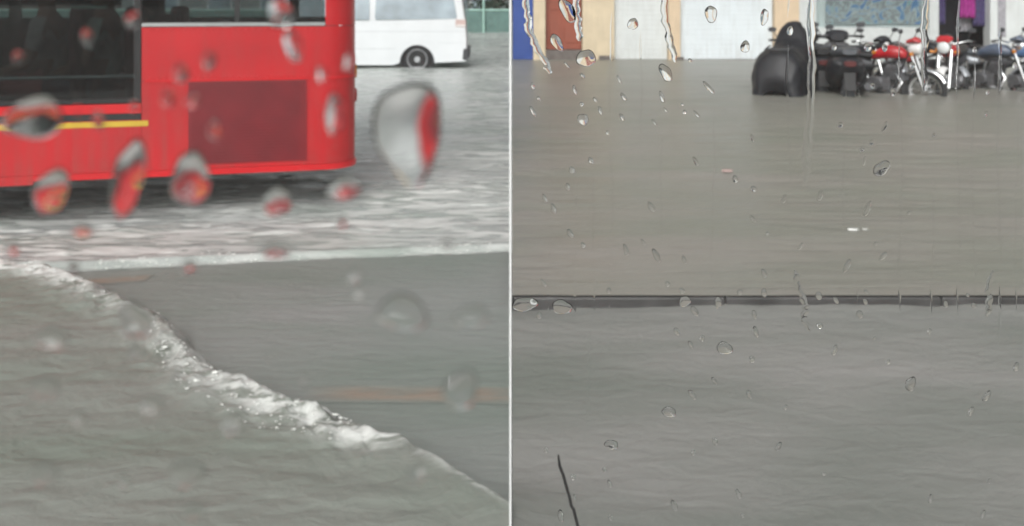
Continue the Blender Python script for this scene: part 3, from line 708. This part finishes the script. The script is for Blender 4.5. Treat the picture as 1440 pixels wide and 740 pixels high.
# ------------------------------------------------------------------ motorcycles and scooters
def wheel(x, r, wd, parent, spokes=True):
    t = wd
    wv = MB().lathe_y((x, 0, r), [(r*.78, -t*.4), (r*.88, -t*.55), (r*.97, -t*.35), (r, 0), (r*.97, t*.35), (r*.88, t*.55), (r*.78, t*.4), (r*.78, -t*.4)]).build('wheel', M['tyre'], parent, smooth=True)
    rm = MB().lathe_y((x, 0, r), [(r*.7, -t*.35), (r*.79, -t*.42), (r*.79, t*.42), (r*.7, t*.35), (r*.7, -t*.35)])
    rm.lathe_y((x, 0, r), [(0, -t*.6), (r*.2, -t*.6), (r*.2, t*.6), (0, t*.6)], 14)
    rm.build('rim', M['chrome'] if spokes else M['engine'], wv, smooth=True)
    sp = MB()
    for k in range(18 if spokes else 5):
        a_ = 2*PI*k/(18 if spokes else 5); c, s = math.cos(a_), math.sin(a_)
        sp.tube([(x+r*.18*c, (t*.4 if k % 2 else -t*.4), r+r*.18*s), (x+r*.74*c, 0, r+r*.74*s)], .004 if spokes else .018, 5)
    sp.build('spokes', M['chrome'] if spokes else M['engine'], wv)
def motorcycle(loc, rz, tank, cowl, fender, seatm, label, steer=0, visor=None):
    b = thing('motorcycle', label, 'motorcycle', loc, rz, 'motorbikes parked in front of the shops')
    r = .29
    wheel(-.62, r, .1, b); wheel(.64, r, .09, b)
    MB().arc((-.62, 0, r), r+.03, 20, 165, .075).build('rear_mudguard', fender, b, smooth=True)
    MB().arc((.64, 0, r), r+.03, 25, 160, .065).build('front_mudguard', fender, b, smooth=True)
    for s in (-1, 1): MB().tube([(.64, s*.085, r), (.52, s*.085, .62), (.44, s*.085, .86)], [.022, .026, .024], 10).build('fork', M['chrome'], b, smooth=True)
    MB().tube([(.42, 0, .86), (.34, 0, .72), (.2, 0, .32), (-.22, 0, .3), (-.3, 0, .55), (.34, 0, .74)], .022, 8).build('frame', M['plastic'], b, smooth=True)
    MB().tube([(-.3, 0, .34), (-.62, 0, r)], .03, 8).build('swingarm', M['plastic'], b, smooth=True)
    MB().loft([(.38, 0, .8, .05, .05), (.3, 0, .83, .12, .09), (.12, 0, .84, .14, .105), (-.05, 0, .8, .11, .08), (-.14, 0, .76, .06, .045)], 18).build('fuel_tank', tank, b, smooth=True)
    MB().loft([(-.08, 0, .78, .07, .03), (-.2, 0, .775, .12, .045), (-.45, 0, .8, .135, .05), (-.68, 0, .84, .12, .05), (-.84, 0, .87, .07, .03)], 16, 3).build('seat', seatm, b, smooth=True)
    MB().loft([(-.12, 0, .64, .05, .04), (-.25, 0, .65, .12, .085), (-.5, 0, .7, .125, .08), (-.8, 0, .8, .08, .05), (-.95, 0, .84, .045, .03)], 16, 3).build('side_cowl', cowl, b, smooth=True)
    en = MB().box((.0, 0, .36), (.32, .26, .2))
    for k in range(6): en.box((.12+.012*k, 0, .47+.028*k), (.19, .24, .014))
    en.box((.16, 0, .54), (.13, .17, .22)); en.lathe_y((-.04, -.14, .36), [(0, -.03), (.1, -.03), (.11, .02)], 16); en.lathe_y((-.04, .14, .36), [(0, .03), (.1, .03), (.11, -.02)], 16)
    en.build('engine', M['engine'], b, bevel=.012)
    ex = MB().tube([(.24, -.08, .52), (.34, -.13, .4), (.26, -.15, .24), (-.05, -.16, .2), (-.3, -.17, .22)], .022, 10)
    ex.tube([(-.28, -.17, .22), (-.36, -.175, .24), (-.85, -.19, .36), (-.9, -.19, .37)], [.025, .05, .052, .035], 12)
    ex.build('exhaust', M['chrome'], b, smooth=True)
    for s in (-1, 1): MB().tube([(-.62, s*.11, r), (-.5, s*.12, .66)], .026, 10).build('shock_absorber', M['chrome'], b, smooth=True)
    MB().tube([(.26, -.37, .98), (.34, -.3, 1.0), (.42, -.1, .95), (.42, .1, .95), (.34, .3, 1.0), (.26, .37, .98)], .014, 8).build('handlebar', M['chrome'], b, smooth=True)
    for s in (-1, 1):
        MB().tube([(.25, s*.38, .98), (.34, s*.28, 1.0)], .02, 8).build('grip', M['black'], b, smooth=True)
        mi = MB().tube([(.34, s*.28, 1.0), (.4, s*.34, 1.13)], .007, 6); mi.loft([(.39, s*.36, 1.16, .06, .035), (.42, s*.36, 1.16, .055, .03)], 12)
        mi.build('mirror', M['plastic'], b, smooth=True)
        MB().tube([(.5, s*.12, .83), (.5, s*.2, .83)], [.012, .03], 8).build('indicator', M['amber'], b, smooth=True)
        MB().tube([(.05, s*.1, .3), (.05, s*.3, .3)], .018, 8).build('footrest', M['black'], b, smooth=True)
    MB().loft([(.4, 0, .9, .06, .06), (.48, 0, .9, .095, .095), (.56, 0, .9, .1, .1), (.575, 0, .9, .09, .09)], 18, 2).build('headlight_shell', visor or M['chrome'], b, smooth=True)
    MB().loft([(.574, 0, .9, .085, .085), (.592, 0, .9, .06, .06), (.597, 0, .9, .01, .01)], 18, 2).build('headlight', M['lamp'], b, smooth=True)
    MB().loft([(.38, 0, 1.0, .08, .03), (.5, 0, 1.03, .12, .05), (.57, 0, 1.0, .1, .03)], 14).build('instrument_cowl', tank, b, smooth=True)
    MB().loft([(-.93, 0, .84, .05, .035), (-.98, 0, .83, .045, .03)], 12, 3).build('tail_light', M['redlens'], b, smooth=True)
    return b
def scooter(loc, rz, label, seatm, box_=False):
    b = thing('scooter', label, 'scooter', loc, rz, 'motorbikes parked in front of the shops')
    r = .24
    wheel(-.6, r, .12, b, False); wheel(.62, r, .11, b, False)
    MB().loft([(-1.0, 0, .68, .07, .04), (-.9, 0, .62, .19, .13), (-.6, 0, .55, .25, .2), (-.3, 0, .5, .25, .22), (-.12, 0, .42, .2, .16), (.0, 0, .36, .16, .06)], 20, 2.8).build('body', M['scoot'], b, smooth=True)
    MB().loft([(-.95, 0, .82, .09, .04), (-.75, 0, .81, .17, .07), (-.4, 0, .77, .19, .07), (-.1, 0, .72, .13, .05)], 18, 3).build('seat', seatm, b, smooth=True)
    MB().box((.12, 0, .3), (.46, .36, .08)).build('footboard', M['plastic'], b, bevel=.02)
    MB().loft([(.28, 0, .5, .2, .24), (.36, 0, .6, .25, .3), (.46, 0, .68, .22, .24), (.6, 0, .7, .1, .1)], 20, 2.8).build('leg_shield', M['scoot'], b, smooth=True)
    MB().arc((.62, 0, r), r+.04, 20, 165, .085).build('front_mudguard', M['scoot'], b, smooth=True)
    MB().arc((-.6, 0, r), r+.05, 60, 190, .08).build('rear_mudguard', M['plastic'], b, smooth=True)
    for s in (-1, 1): MB().tube([(.62, s*.1, r), (.5, s*.08, .6)], .022, 8).build('fork', M['plastic'], b, smooth=True)
    MB().loft([(.3, 0, .97, .1, .05), (.4, 0, .99, .17, .09), (.52, 0, .96, .13, .07), (.56, 0, .95, .06, .04)], 18, 2.6).build('handlebar_cowl', M['scoot'], b, smooth=True)
    MB().loft([(.545, 0, .95, .1, .045), (.568, 0, .95, .06, .03)], 14, 3).build('headlight', M['lamp'], b, smooth=True)
    MB().tube([(.3, -.36, .98), (.36, -.12, .99), (.36, .12, .99), (.3, .36, .98)], .016, 8).build('handlebar', M['plastic'], b, smooth=True)
    for s in (-1, 1):
        mi = MB().tube([(.36, s*.24, 1.0), (.4, s*.3, 1.12)], .008, 6); mi.loft([(.39, s*.33, 1.15, .07, .04), (.42, s*.33, 1.15, .06, .035)], 12); mi.build('mirror', M['plastic'], b, smooth=True)
        MB().tube([(.3, s*.37, .98), (.33, s*.25, .985)], .02, 8).build('grip', M['black'], b, smooth=True)
        MB().loft([(-.98, s*.13, .66, .03, .02), (-.93, s*.15, .66, .04, .03)], 10).build('indicator', M['plastic'], b, smooth=True)
    MB().loft([(-1.03, 0, .66, .08, .035), (-.97, 0, .66, .09, .045)], 12, 3).build('tail_light', M['dimlens'], b, smooth=True)
    MB().tube([(-.6, -.17, .93), (-.95, -.17, .9), (-1.02, 0, .9), (-.95, .17, .9), (-.6, .17, .93)], .014, 8).build('grab_rail', M['plastic'], b, smooth=True)
    MB().tube([(-.2, -.2, .25), (-.4, -.22, .26), (-.95, -.24, .36)], [.03, .05, .055], 10).build('exhaust', M['plastic'], b, smooth=True)
    MB().box((-.98, 0, .42), (.02, .15, .24), Matrix.Rotation(R(15), 3, 'Y')).build('rear_flap', M['black'], b)
    if box_:
        MB().loft([(.36, 0, 1.04, .13, .15), (.44, 0, 1.06, .16, .17), (.54, 0, 1.0, .13, .12)], 18, 2.8).build('windscreen', M['plastic'], b, smooth=True)
    return b
def bike_at(px, Y, z=-.17): return ((px-720)/1200*Y, Y, z)
motorcycle(bike_at(1206, 13.5), R(-66), M['scoot'], M['scoot'], M['plastic'], M['vinyl'], 'all black motorcycle between the grey seated scooter and the bright red tank', visor=M['scoot'])
motorcycle(bike_at(1296, 14.3), R(-70), M['scoot'], M['redpaint'], M['silver'], M['vinyl'], 'black motorcycle with a red tail cowl squeezed behind the two red tanked ones', visor=M['scoot'])
for o, k in ((scooter(bike_at(1109, 13.3), R(62), 'black scooter with a dark windscreen under the black rain cover', M['vinyl'], True), .98),
             (scooter(bike_at(1143, 13.9), R(80), 'black scooter squeezed between the covered scooter and the grey seated one', M['vinyl']), 1.0),
             (scooter(bike_at(1182, 13.2), R(76), 'black scooter with a grey seat standing right of the other black scooters', M['greyvinyl']), 1.05)): o.scale = (k, k, k*1.02)
M['cover'] = mat('black_rain_cover', (.01, .0105, .014), .5, var=.4, scale=7, bump=.6)
def rain_cover(loc, rz, label):
    sx = [-1.12, -1.08, -.95, -.7, -.4, -.1, .12, .3, .42, .55, .7, .85, .9]; tp = [.3, .55, .84, .93, .9, .88, .98, 1.2, 1.3, 1.22, .98, .55, .3]
    wd = [.2, .3, .36, .4, .42, .42, .4, .34, .3, .28, .26, .22, .2]; nn = 34; mm = 44; v = []; f = []
    for i_ in range(mm+1):
        x = sx[0]+(sx[-1]-sx[0])*i_/mm; t_ = np.interp(x, sx, tp); w_ = np.interp(x, sx, wd)
        for j in range(nn+1):
            a_ = PI*j/nn; c, s_ = math.cos(a_), math.sin(a_)
            fold = 1+.1*(float(fbm(np.array([x*3.2]), np.array([a_*2.6]), 201)[0])-.5)*2+.07*(float(fbm(np.array([x*9.]), np.array([a_*7.]), 207)[0])-.5)*2+.05*math.sin(x*17+a_*2)*(1-s_)
            v.append((x, w_*math.copysign(abs(c)**.75, c)*fold, .03+(t_-.03)*abs(s_)**.62*(1+.3*(fold-1))))
    f = [(i_*(nn+1)+j, i_*(nn+1)+j+1, (i_+1)*(nn+1)+j+1, (i_+1)*(nn+1)+j) for i_ in range(mm) for j in range(nn)]
    o = from_data('rain_cover', v, f, M['cover'], smooth=True); o.location = loc; o.rotation_euler = (0, 0, rz)
    m_ = o.modifiers.new('t', 'SOLIDIFY'); m_.thickness = .006; m_.offset = 1
    return tag(o, label, 'cover')
rain_cover(bike_at(1109, 13.3), R(62), 'wrinkled black rain cover draped over the first scooter by the peach pillar')
motorcycle(bike_at(1240, 13.0), R(-44), M['redpaint'], M['plastic'], M['chrome'], M['vinyl'], 'motorcycle with a bright red tank and white headlight cowl', visor=M['whitepaint'])
motorcycle(bike_at(1338, 13.4), R(-128), M['redpaint'], M['plastic'], M['whitepaint'], M['vinyl'], 'motorcycle with dull red tank and white mudguards in front of the dark doorway')
motorcycle(bike_at(1388, 13.7), R(-55), M['greypaint'], M['silver'], M['silver'], M['greyvinyl'], 'blue grey motorcycle with silver mudguards right of the dark doorway')
motorcycle(bike_at(1438, 13.3), R(-62), M['bluepaint'], M['plastic'], M['black'], M['vinyl'], 'dark motorcycle with a light blue tank cut off by the right edge')

# ------------------------------------------------------------------ floating litter
def scrap(name, px, py, wd, m, label):
    c = gnd(px, py, .056); v = []; n = 9
    for k in range(n):
        a_ = 2*PI*k/n; q = wd*(.7+.5*random.random()); v.append((q*math.cos(a_), q*.45*math.sin(a_), .004*random.random()))
    v += [(x*.8, y*.8, z+wd*.35) for x, y, z in v]
    f = [tuple(reversed(range(n))), tuple(range(n, 2*n))]+[(i, (i+1) % n, (i+1) % n+n, i+n) for i in range(n)]
    o = MB().add(v, f).build(name, m, smooth=True); o.location = c; return tag(o, label, 'litter', 'litter floating on the brown flood')
scrap('floating_litter', 1200, 325, .034, M['litter'], 'larger white scrap floating in the middle of the brown flood')
scrap('floating_litter', 1216, 324, .02, M['litter'], 'small white scrap floating close to the larger white scrap')
scrap('floating_litter', 1022, 242, .05, M['pinkbit'], 'pale pink scrap floating far out on the brown flood')

# ------------------------------------------------------------------ thin black wire near the bottom edge
wp_ = [(785, 640), (787, 655), (789.5, 662), (792, 668), (798, 690), (801, 700), (803.5, 712), (806.5, 716), (812, 738), (820, 770), (834, 820), (850, 870), (900, 1060), (980, 1400)]
tag(MB().tube([at(x, y, 1.25) for x, y in wp_], [.0014]+[.0023]*(len(wp_)-1), 8).build('wire', M['wire']), 'thin black kinked wire sticking up at the bottom edge', 'wire')

# ------------------------------------------------------------------ the rain specked car window
PU = Vector((1, 0, 0)); PN = Vector((0, 1, 0)); PV = Vector((0, 0, 1))
YL, YR = .088, .33                                        # the left pane is close to the lens, the right one at arm's length
M['pane'] = thin_glass('window_glass', (.985, .99, .985), .3, veil=.036)
m = bpy.data.materials.new('rainwater'); m.use_nodes = True; t = m.node_tree; t.nodes.remove(t.nodes['Principled BSDF'])
g = t.nodes.new('ShaderNodeBsdfGlass'); g.inputs['IOR'].default_value = 1.33; g.inputs['Roughness'].default_value = .0
t.links.new(g.outputs[0], t.nodes['Material Output'].inputs[0]); M['drop'] = m
def window(name, label, x0, x1, Y):
    win = thing(name, label, 'window', ((x0+x1)/2, Y, 0)); c = (x0+x1)/2
    box('pane', (0, -.002, 1.35), (x1-x0, .0036, .8), M['pane'], win)
    sd = -1 if x0 < -.01 else 1; xe = (x0 if sd < 0 else x1)-c
    box('frame', (xe+sd*.016, 0, 1.35), (.03, .02, .86), M['black'], win); box('frame', (0, 0, .934), (x1-x0, .02, .03), M['black'], win); box('frame', (0, 0, 1.766), (x1-x0, .02, .03), M['black'], win)
window('car_window', 'rain specked car window pane very close in front of the choppy flood and the bus', -.6, -.0003, YL)
window('car_window', 'rain specked car window pane in front of the calm brown flood and the shops', .0006, .9, YR)
def on_pane(px, py):
    Y = YL if px < 720 else YR; return at(px, py, Y), Y/1200
def drop_mesh(px, py, wpx, hpx, ang, taper, lump, seed, k=.28, fl=1.05):
    c, s = on_pane(px, py); rg = random.Random(seed)
    a_ = wpx/2*s/PU.x; b_ = hpx/2*s; nseg, nr = 28, 8; ph = [rg.uniform(0, 6.28) for _ in range(3)]
    v = []; f = []; ca, sa = math.cos(R(ang)), math.sin(R(ang)); hgt = k*min(a_, b_)
    def P(x, y, z):
        return c+PU*(x*ca-y*sa)+PV*(x*sa+y*ca)+PN*(z+.0002)
    for j in range(nr):
        q = 1-j/nr
        for i_ in range(nseg):
            th = 2*PI*i_/nseg; rr = q*(1+lump*(.5*math.sin(2*th+ph[0])+.35*math.sin(3*th+ph[1])+.2*math.sin(5*th+ph[2])))
            y = rr*math.sin(th); x = rr*math.cos(th)*(1-taper*y*.5)
            v.append(P(x*a_, y*b_, hgt*(1-q*q)**fl*(1-.25*q*q)*(1+.45*rr*math.sin(th))))
    v.append(P(0, 0, hgt)); top = len(v)-1
    f = [tuple(reversed(range(nseg)))]
    for j in range(nr-1): f += [(j*nseg+i_, j*nseg+(i_+1) % nseg, (j+1)*nseg+(i_+1) % nseg, (j+1)*nseg+i_) for i_ in range(nseg)]
    f += [((nr-1)*nseg+i_, (nr-1)*nseg+(i_+1) % nseg, top) for i_ in range(nseg)]
    return v, f
def finish_drop(v, f, name='raindrop'):
    mb = MB(); mb.add(v, f); o = mb.build(name, M['drop']); 
    o.data.polygons.foreach_set('use_smooth', [len(p.vertices) < 9 for p in o.data.polygons]); return o
OCC = []                                                  # drops that touch flow together, so none overlap
def free(x, y, r): return all((x-a)**2+(y-b)**2 > (r+c)**2 for a, b, c in OCC)
GR = 'raindrops on the car window'
BIG = [ # px, py, width, height, tilt, taper, label
 (46, 165, 92, 58, 5, .2, 'broad raindrop on the window low over the dark bus glass'),
 (72, 268, 46, 72, -18, .5, 'slanted raindrop hanging at the bus skirt near the left edge'),
 (180, 250, 46, 112, -10, .3, 'long raindrop running down across the bus skirt'),
 (268, 252, 52, 84, 0, .1, 'egg shaped raindrop over the left edge of the maroon bus panel'),
 (389, 284, 36, 46, -30, .3, 'small slanted raindrop just below the maroon bus panel'),
 (482, 266, 50, 30, 25, .2, 'flat slanted raindrop below the rear corner of the bus'),
 (574, 188, 104, 136, 6, -.45, 'largest raindrop on the window right of the bus below the van'),
 (470, 160, 26, 62, -4, .2, 'narrow upright raindrop over the rear corner of the bus'),
 (411, 64, 24, 52, 18, .1, 'slanted raindrop over the red panel below the bus window'),
 (394, 18, 36, 44, 8, 0, 'pale raindrop over the upper bus window'),
 (114, 324, 28, 22, 0, .2, 'small round raindrop over the foam left of the bus wake'),
 (386, 353, 38, 24, 10, .2, 'small reddish raindrop above the edge of the wet road'),
 (566, 440, 96, 74, 0, .2, 'wide faint raindrop over the smooth wet road'),
 (662, 446, 62, 46, 12, .2, 'smaller faint raindrop right of the wide faint one'),
 (648, 548, 62, 84, -14, .3, 'raindrop with a dark slash over the faded red road stripe'),
 (262, 668, 70, 48, 0, -.2, 'raindrop with a dark arched top near the bottom of the left street'),
 (188, 452, 60, 76, 22, .2, 'smooth raindrop breaking the crest of the diagonal wave'),
 (72, 478, 70, 44, 10, .1, 'faint flat raindrop below the left end of the diagonal wave'),
 (190, 497, 30, 30, 0, .1, 'small brownish raindrop below the diagonal wave'),
 (62, 548, 62, 42, 5, .1, 'dull raindrop near the left edge below the wave'),
 (326, 596, 42, 48, -30, .2, 'slanted dull raindrop in the middle of the near water'),
 (270, 722, 40, 32, 0, .1, 'small raindrop directly below the arched one at the bottom edge'),
 (585, 666, 40, 34, 20, .1, 'small raindrop low on the near water by the tail of the wave'),
 (62, 668, 48, 46, -25, .1, 'slanted raindrop at lower left of the near water'),
 (212, 572, 50, 34, 0, .1, 'faint raindrop over the near water left of the slanted dull one'),
 (824, 82, 26, 26, 30, .2, 'raindrop at the foot of the wide cream pillar'),
 (936, 102, 16, 26, 30, .2, 'bright raindrop on the brown water below the narrow peach pillar'),
 (820, 168, 18, 14, -35, .1, 'small bright raindrop on the brown water below the rust door'),
 (1240, 237, 26, 18, 32, .1, 'bright curved raindrop on the brown water below the motorbikes'),
 (1019, 490, 32, 24, 0, .1, 'ring shaped raindrop just below the kerb'),
 (790, 432, 28, 20, 0, .1, 'round raindrop across the kerb near its left end'),
 (738, 428, 36, 20, 0, .1, 'oval raindrop across the very left end of the kerb'),
 (963, 424, 16, 16, 0, .1, 'tiny round raindrop across the kerb right of the round one'),
 (1281, 540, 20, 28, -30, .2, 'dark raindrop on the grey water right of centre below the kerb'),
 (941, 580, 28, 20, 0, -.2, 'dark topped raindrop on the grey water below the ring shaped one'),
 (860, 626, 28, 18, 0, -.2, 'arched raindrop on the grey water right of the black wire tip'),
 (1000, 20, 16, 26, 0, 0, 'raindrop on the wide bluish white shutter left of its middle'),
 (1075, 24, 12, 22, -10, 0, 'raindrop on the right side of the wide bluish white shutter'),
 (1048, 66, 14, 16, -20, 0, 'raindrop low on the wide bluish white shutter'),
 (890, 34, 14, 18, -20, 0, 'raindrop on the greyish white shutter'),
 (783, 60, 14, 28, 25, 0, 'slanted raindrop low on the rust red door'),
 (798, 15, 18, 40, 25, .1, 'long slanted raindrop high on the rust red door'),
]
for i_, (px, py, w_, h_, an, tp, lb) in enumerate(BIG):
    OCC.append((px, py, max(w_, h_)/2))
    low = px < 720 and py > 400; q_ = .72 if low or (px > 720 and py > 450) else 1
    v, f = drop_mesh(px, py, w_*q_, h_*q_, an, tp, .16, i_, k=.16 if low else .27 if w_ > 95 else .32 if px < 720 else .42 if py > 450 else .13 if py > 400 else .2 if py < 90 else .32)
    tag(finish_drop(v, f), lb, 'raindrop', GR)
rg = random.Random(3)
# runs of water trickling down the pane
def run(pts, wpx, label):
    n = len(pts); v = []; f = []; sec = 7; k = 0; full = []
    for i_ in range(n-1):
        for j in range(6):
            t_ = j/6; full.append((pts[i_][0]*(1-t_)+pts[i_+1][0]*t_+1.2*math.sin(i_*5+j*1.3), pts[i_][1]*(1-t_)+pts[i_+1][1]*t_))
    full.append(pts[-1]); n = len(full); OCC.extend((x, y, wpx*.75+2) for x, y in full)
    for i_, (px, py) in enumerate(full):
        c, s = on_pane(px, py); hw = wpx/2*s/PU.x*(.75+.5*rg.random())*min(1, .3+i_*.3, .3+(n-1-i_)*.3)
        for j in range(sec):
            u = j/(sec-1)*2-1; v.append(c+PU*(u*hw)+PN*(.0002+.3*hw*max(0, 1-u*u)))
    for i_ in range(n-1): f += [(i_*sec+j, i_*sec+(j+1) % sec, (i_+1)*sec+(j+1) % sec, (i_+1)*sec+j) for j in range(sec)]
    f += [tuple(range(sec)), tuple(reversed(range((n-1)*sec, n*sec)))]
    mb = MB(); mb.add(v, f); o = mb.build('water_run', M['drop'], smooth=True); tag(o, label, 'water run', 'runs of rainwater on the car window')
run([(738, -12), (742, 20), (744, 42), (754, 66), (768, 90), (773, 104)], 10, 'curved run of water between the blue door and the rust door')
run([(1139, -12), (1141, 60), (1142, 130), (1136, 200), (1132, 262)], 11, 'long straight run of water down past the black scooters')
run([(934, -12), (936, 30), (944, 62), (950, 88)], 10, 'run of water down beside the narrow peach pillar')
run([(1303, -12), (1300, 40), (1301, 90), (1299, 128)], 9, 'run of water down past the red motorcycle')
run([(1118, 380), (1124, 408), (1134, 430), (1130, 446), (1138, 466)], 9, 'crooked run of water crossing the kerb right of its middle')
run([(1396, 380), (1391, 410), (1392, 432), (1388, 446)], 9, 'short run of water crossing the kerb near its right end')
run([(810, -12), (811, 20), (814, 40), (815, 58)], 10, 'run of water between the rust door and the wide cream pillar')
# smaller drops, each alike within its own patch of window
rg = random.Random(3)
def patch(n, x0, x1, y0, y1, smin, smax, tilt, long_, label, k=.25):
    for _ in range(n):
        w_ = rg.uniform(smin, smax); lg = rg.uniform(1, long_)
        for _t in range(60):
            px = rg.uniform(x0, x1); py = y0+(y1-y0)*rg.random()
            if free(px, py, w_*lg/2+2): break
        else: continue
        OCC.append((px, py, w_*lg/2+2))
        v, f = drop_mesh(px, py, w_, w_*lg, tilt+rg.uniform(-14, 14), .1, .12, rg.randint(0, 9999), k=k)
        tag(finish_drop(v, f), label, 'raindrop', GR)
patch(12, 10, 490, 20, 235, 10, 22, 5, 1.8, 'small blurred raindrop on the window in front of the red bus')
patch(7, 10, 700, 300, 420, 12, 22, 0, 1.3, 'small blurred raindrop on the window in front of the foamy water')
patch(6, 20, 700, 450, 730, 10, 18, -10, 1.4, 'small faint raindrop on the window in front of the near water')
patch(20, 740, 1000, 80, 180, 3.5, 7, 28, 3.5, 'thin slanted raindrop on the window below the cream pillars', .55)
patch(22, 740, 1080, 180, 410, 4, 8, 25, 3, 'thin slanted raindrop on the window over the left half of the brown flood', .45)
patch(15, 1090, 1430, 150, 410, 4, 8, -25, 3, 'thin slanted raindrop on the window over the right half of the brown flood')
patch(16, 740, 1430, 408, 445, 5, 10, 20, 2.2, 'small raindrop on the window in front of the dark kerb')
patch(20, 740, 1080, 455, 730, 4, 8, 25, 2.4, 'small dark raindrop on the window over the left half of the grey water', .6)
patch(14, 1090, 1430, 455, 730, 4, 8, -25, 2.4, 'small dark raindrop on the window over the right half of the grey water', .6)
patch(10, 1085, 1430, 40, 135, 5, 11, 0, 1.6, 'small raindrop on the window in front of the motorbikes')

def streaks(name, xs_, label):
    mb = MB()
    for px in xs_:
        y0 = rg.uniform(-20, 260); y1 = y0+rg.uniform(150, 480); hw = rg.uniform(1.2, 2.4); ph = rg.uniform(0, 6); seq = []; pieces = []
        for py in np.arange(y0, y1, 7.):
            x_ = px+2.2*math.sin(py*.018+ph)+.8*math.sin(py*.07+ph)
            if free(x_, py, 4): seq.append((x_, py))
            else: pieces.append(seq); seq = []
        pieces.append(seq)
        for q in pieces:
            n = len(q); v = []; f = []
            if n < 6: continue
            for i_, (x_, py) in enumerate(q):
                c, s_ = on_pane(x_, py); h_ = hw*s_*(.7+.5*rg.random())*min(1, .1+i_*.2, .1+(n-1-i_)*.2)
                for u in (-1, 0, 1): v.append(c+PU*(u*h_)+PN*(.0002+.12*h_*(1-abs(u))))
            for i_ in range(n-1): f += [(i_*3+j, i_*3+(j+1) % 3, (i_+1)*3+(j+1) % 3, (i_+1)*3+j) for j in range(3)]
            mb.add(v, f)
        OCC.extend((px+2.2*math.sin(y*.018+ph), y, 6) for y in np.arange(y0, y1, 7.))
    tag(mb.build(name, M['drop'], smooth=True), label, 'rain streaks', kind='stuff')
streaks('rain_streaks', [rg.uniform(735, 1435) for _ in range(24)], 'faint upright trickles of rain down the right hand window pane')
streaks('rain_streaks', [rg.uniform(20, 480) for _ in range(10)], 'faint upright trickles of rain down the left hand window pane')
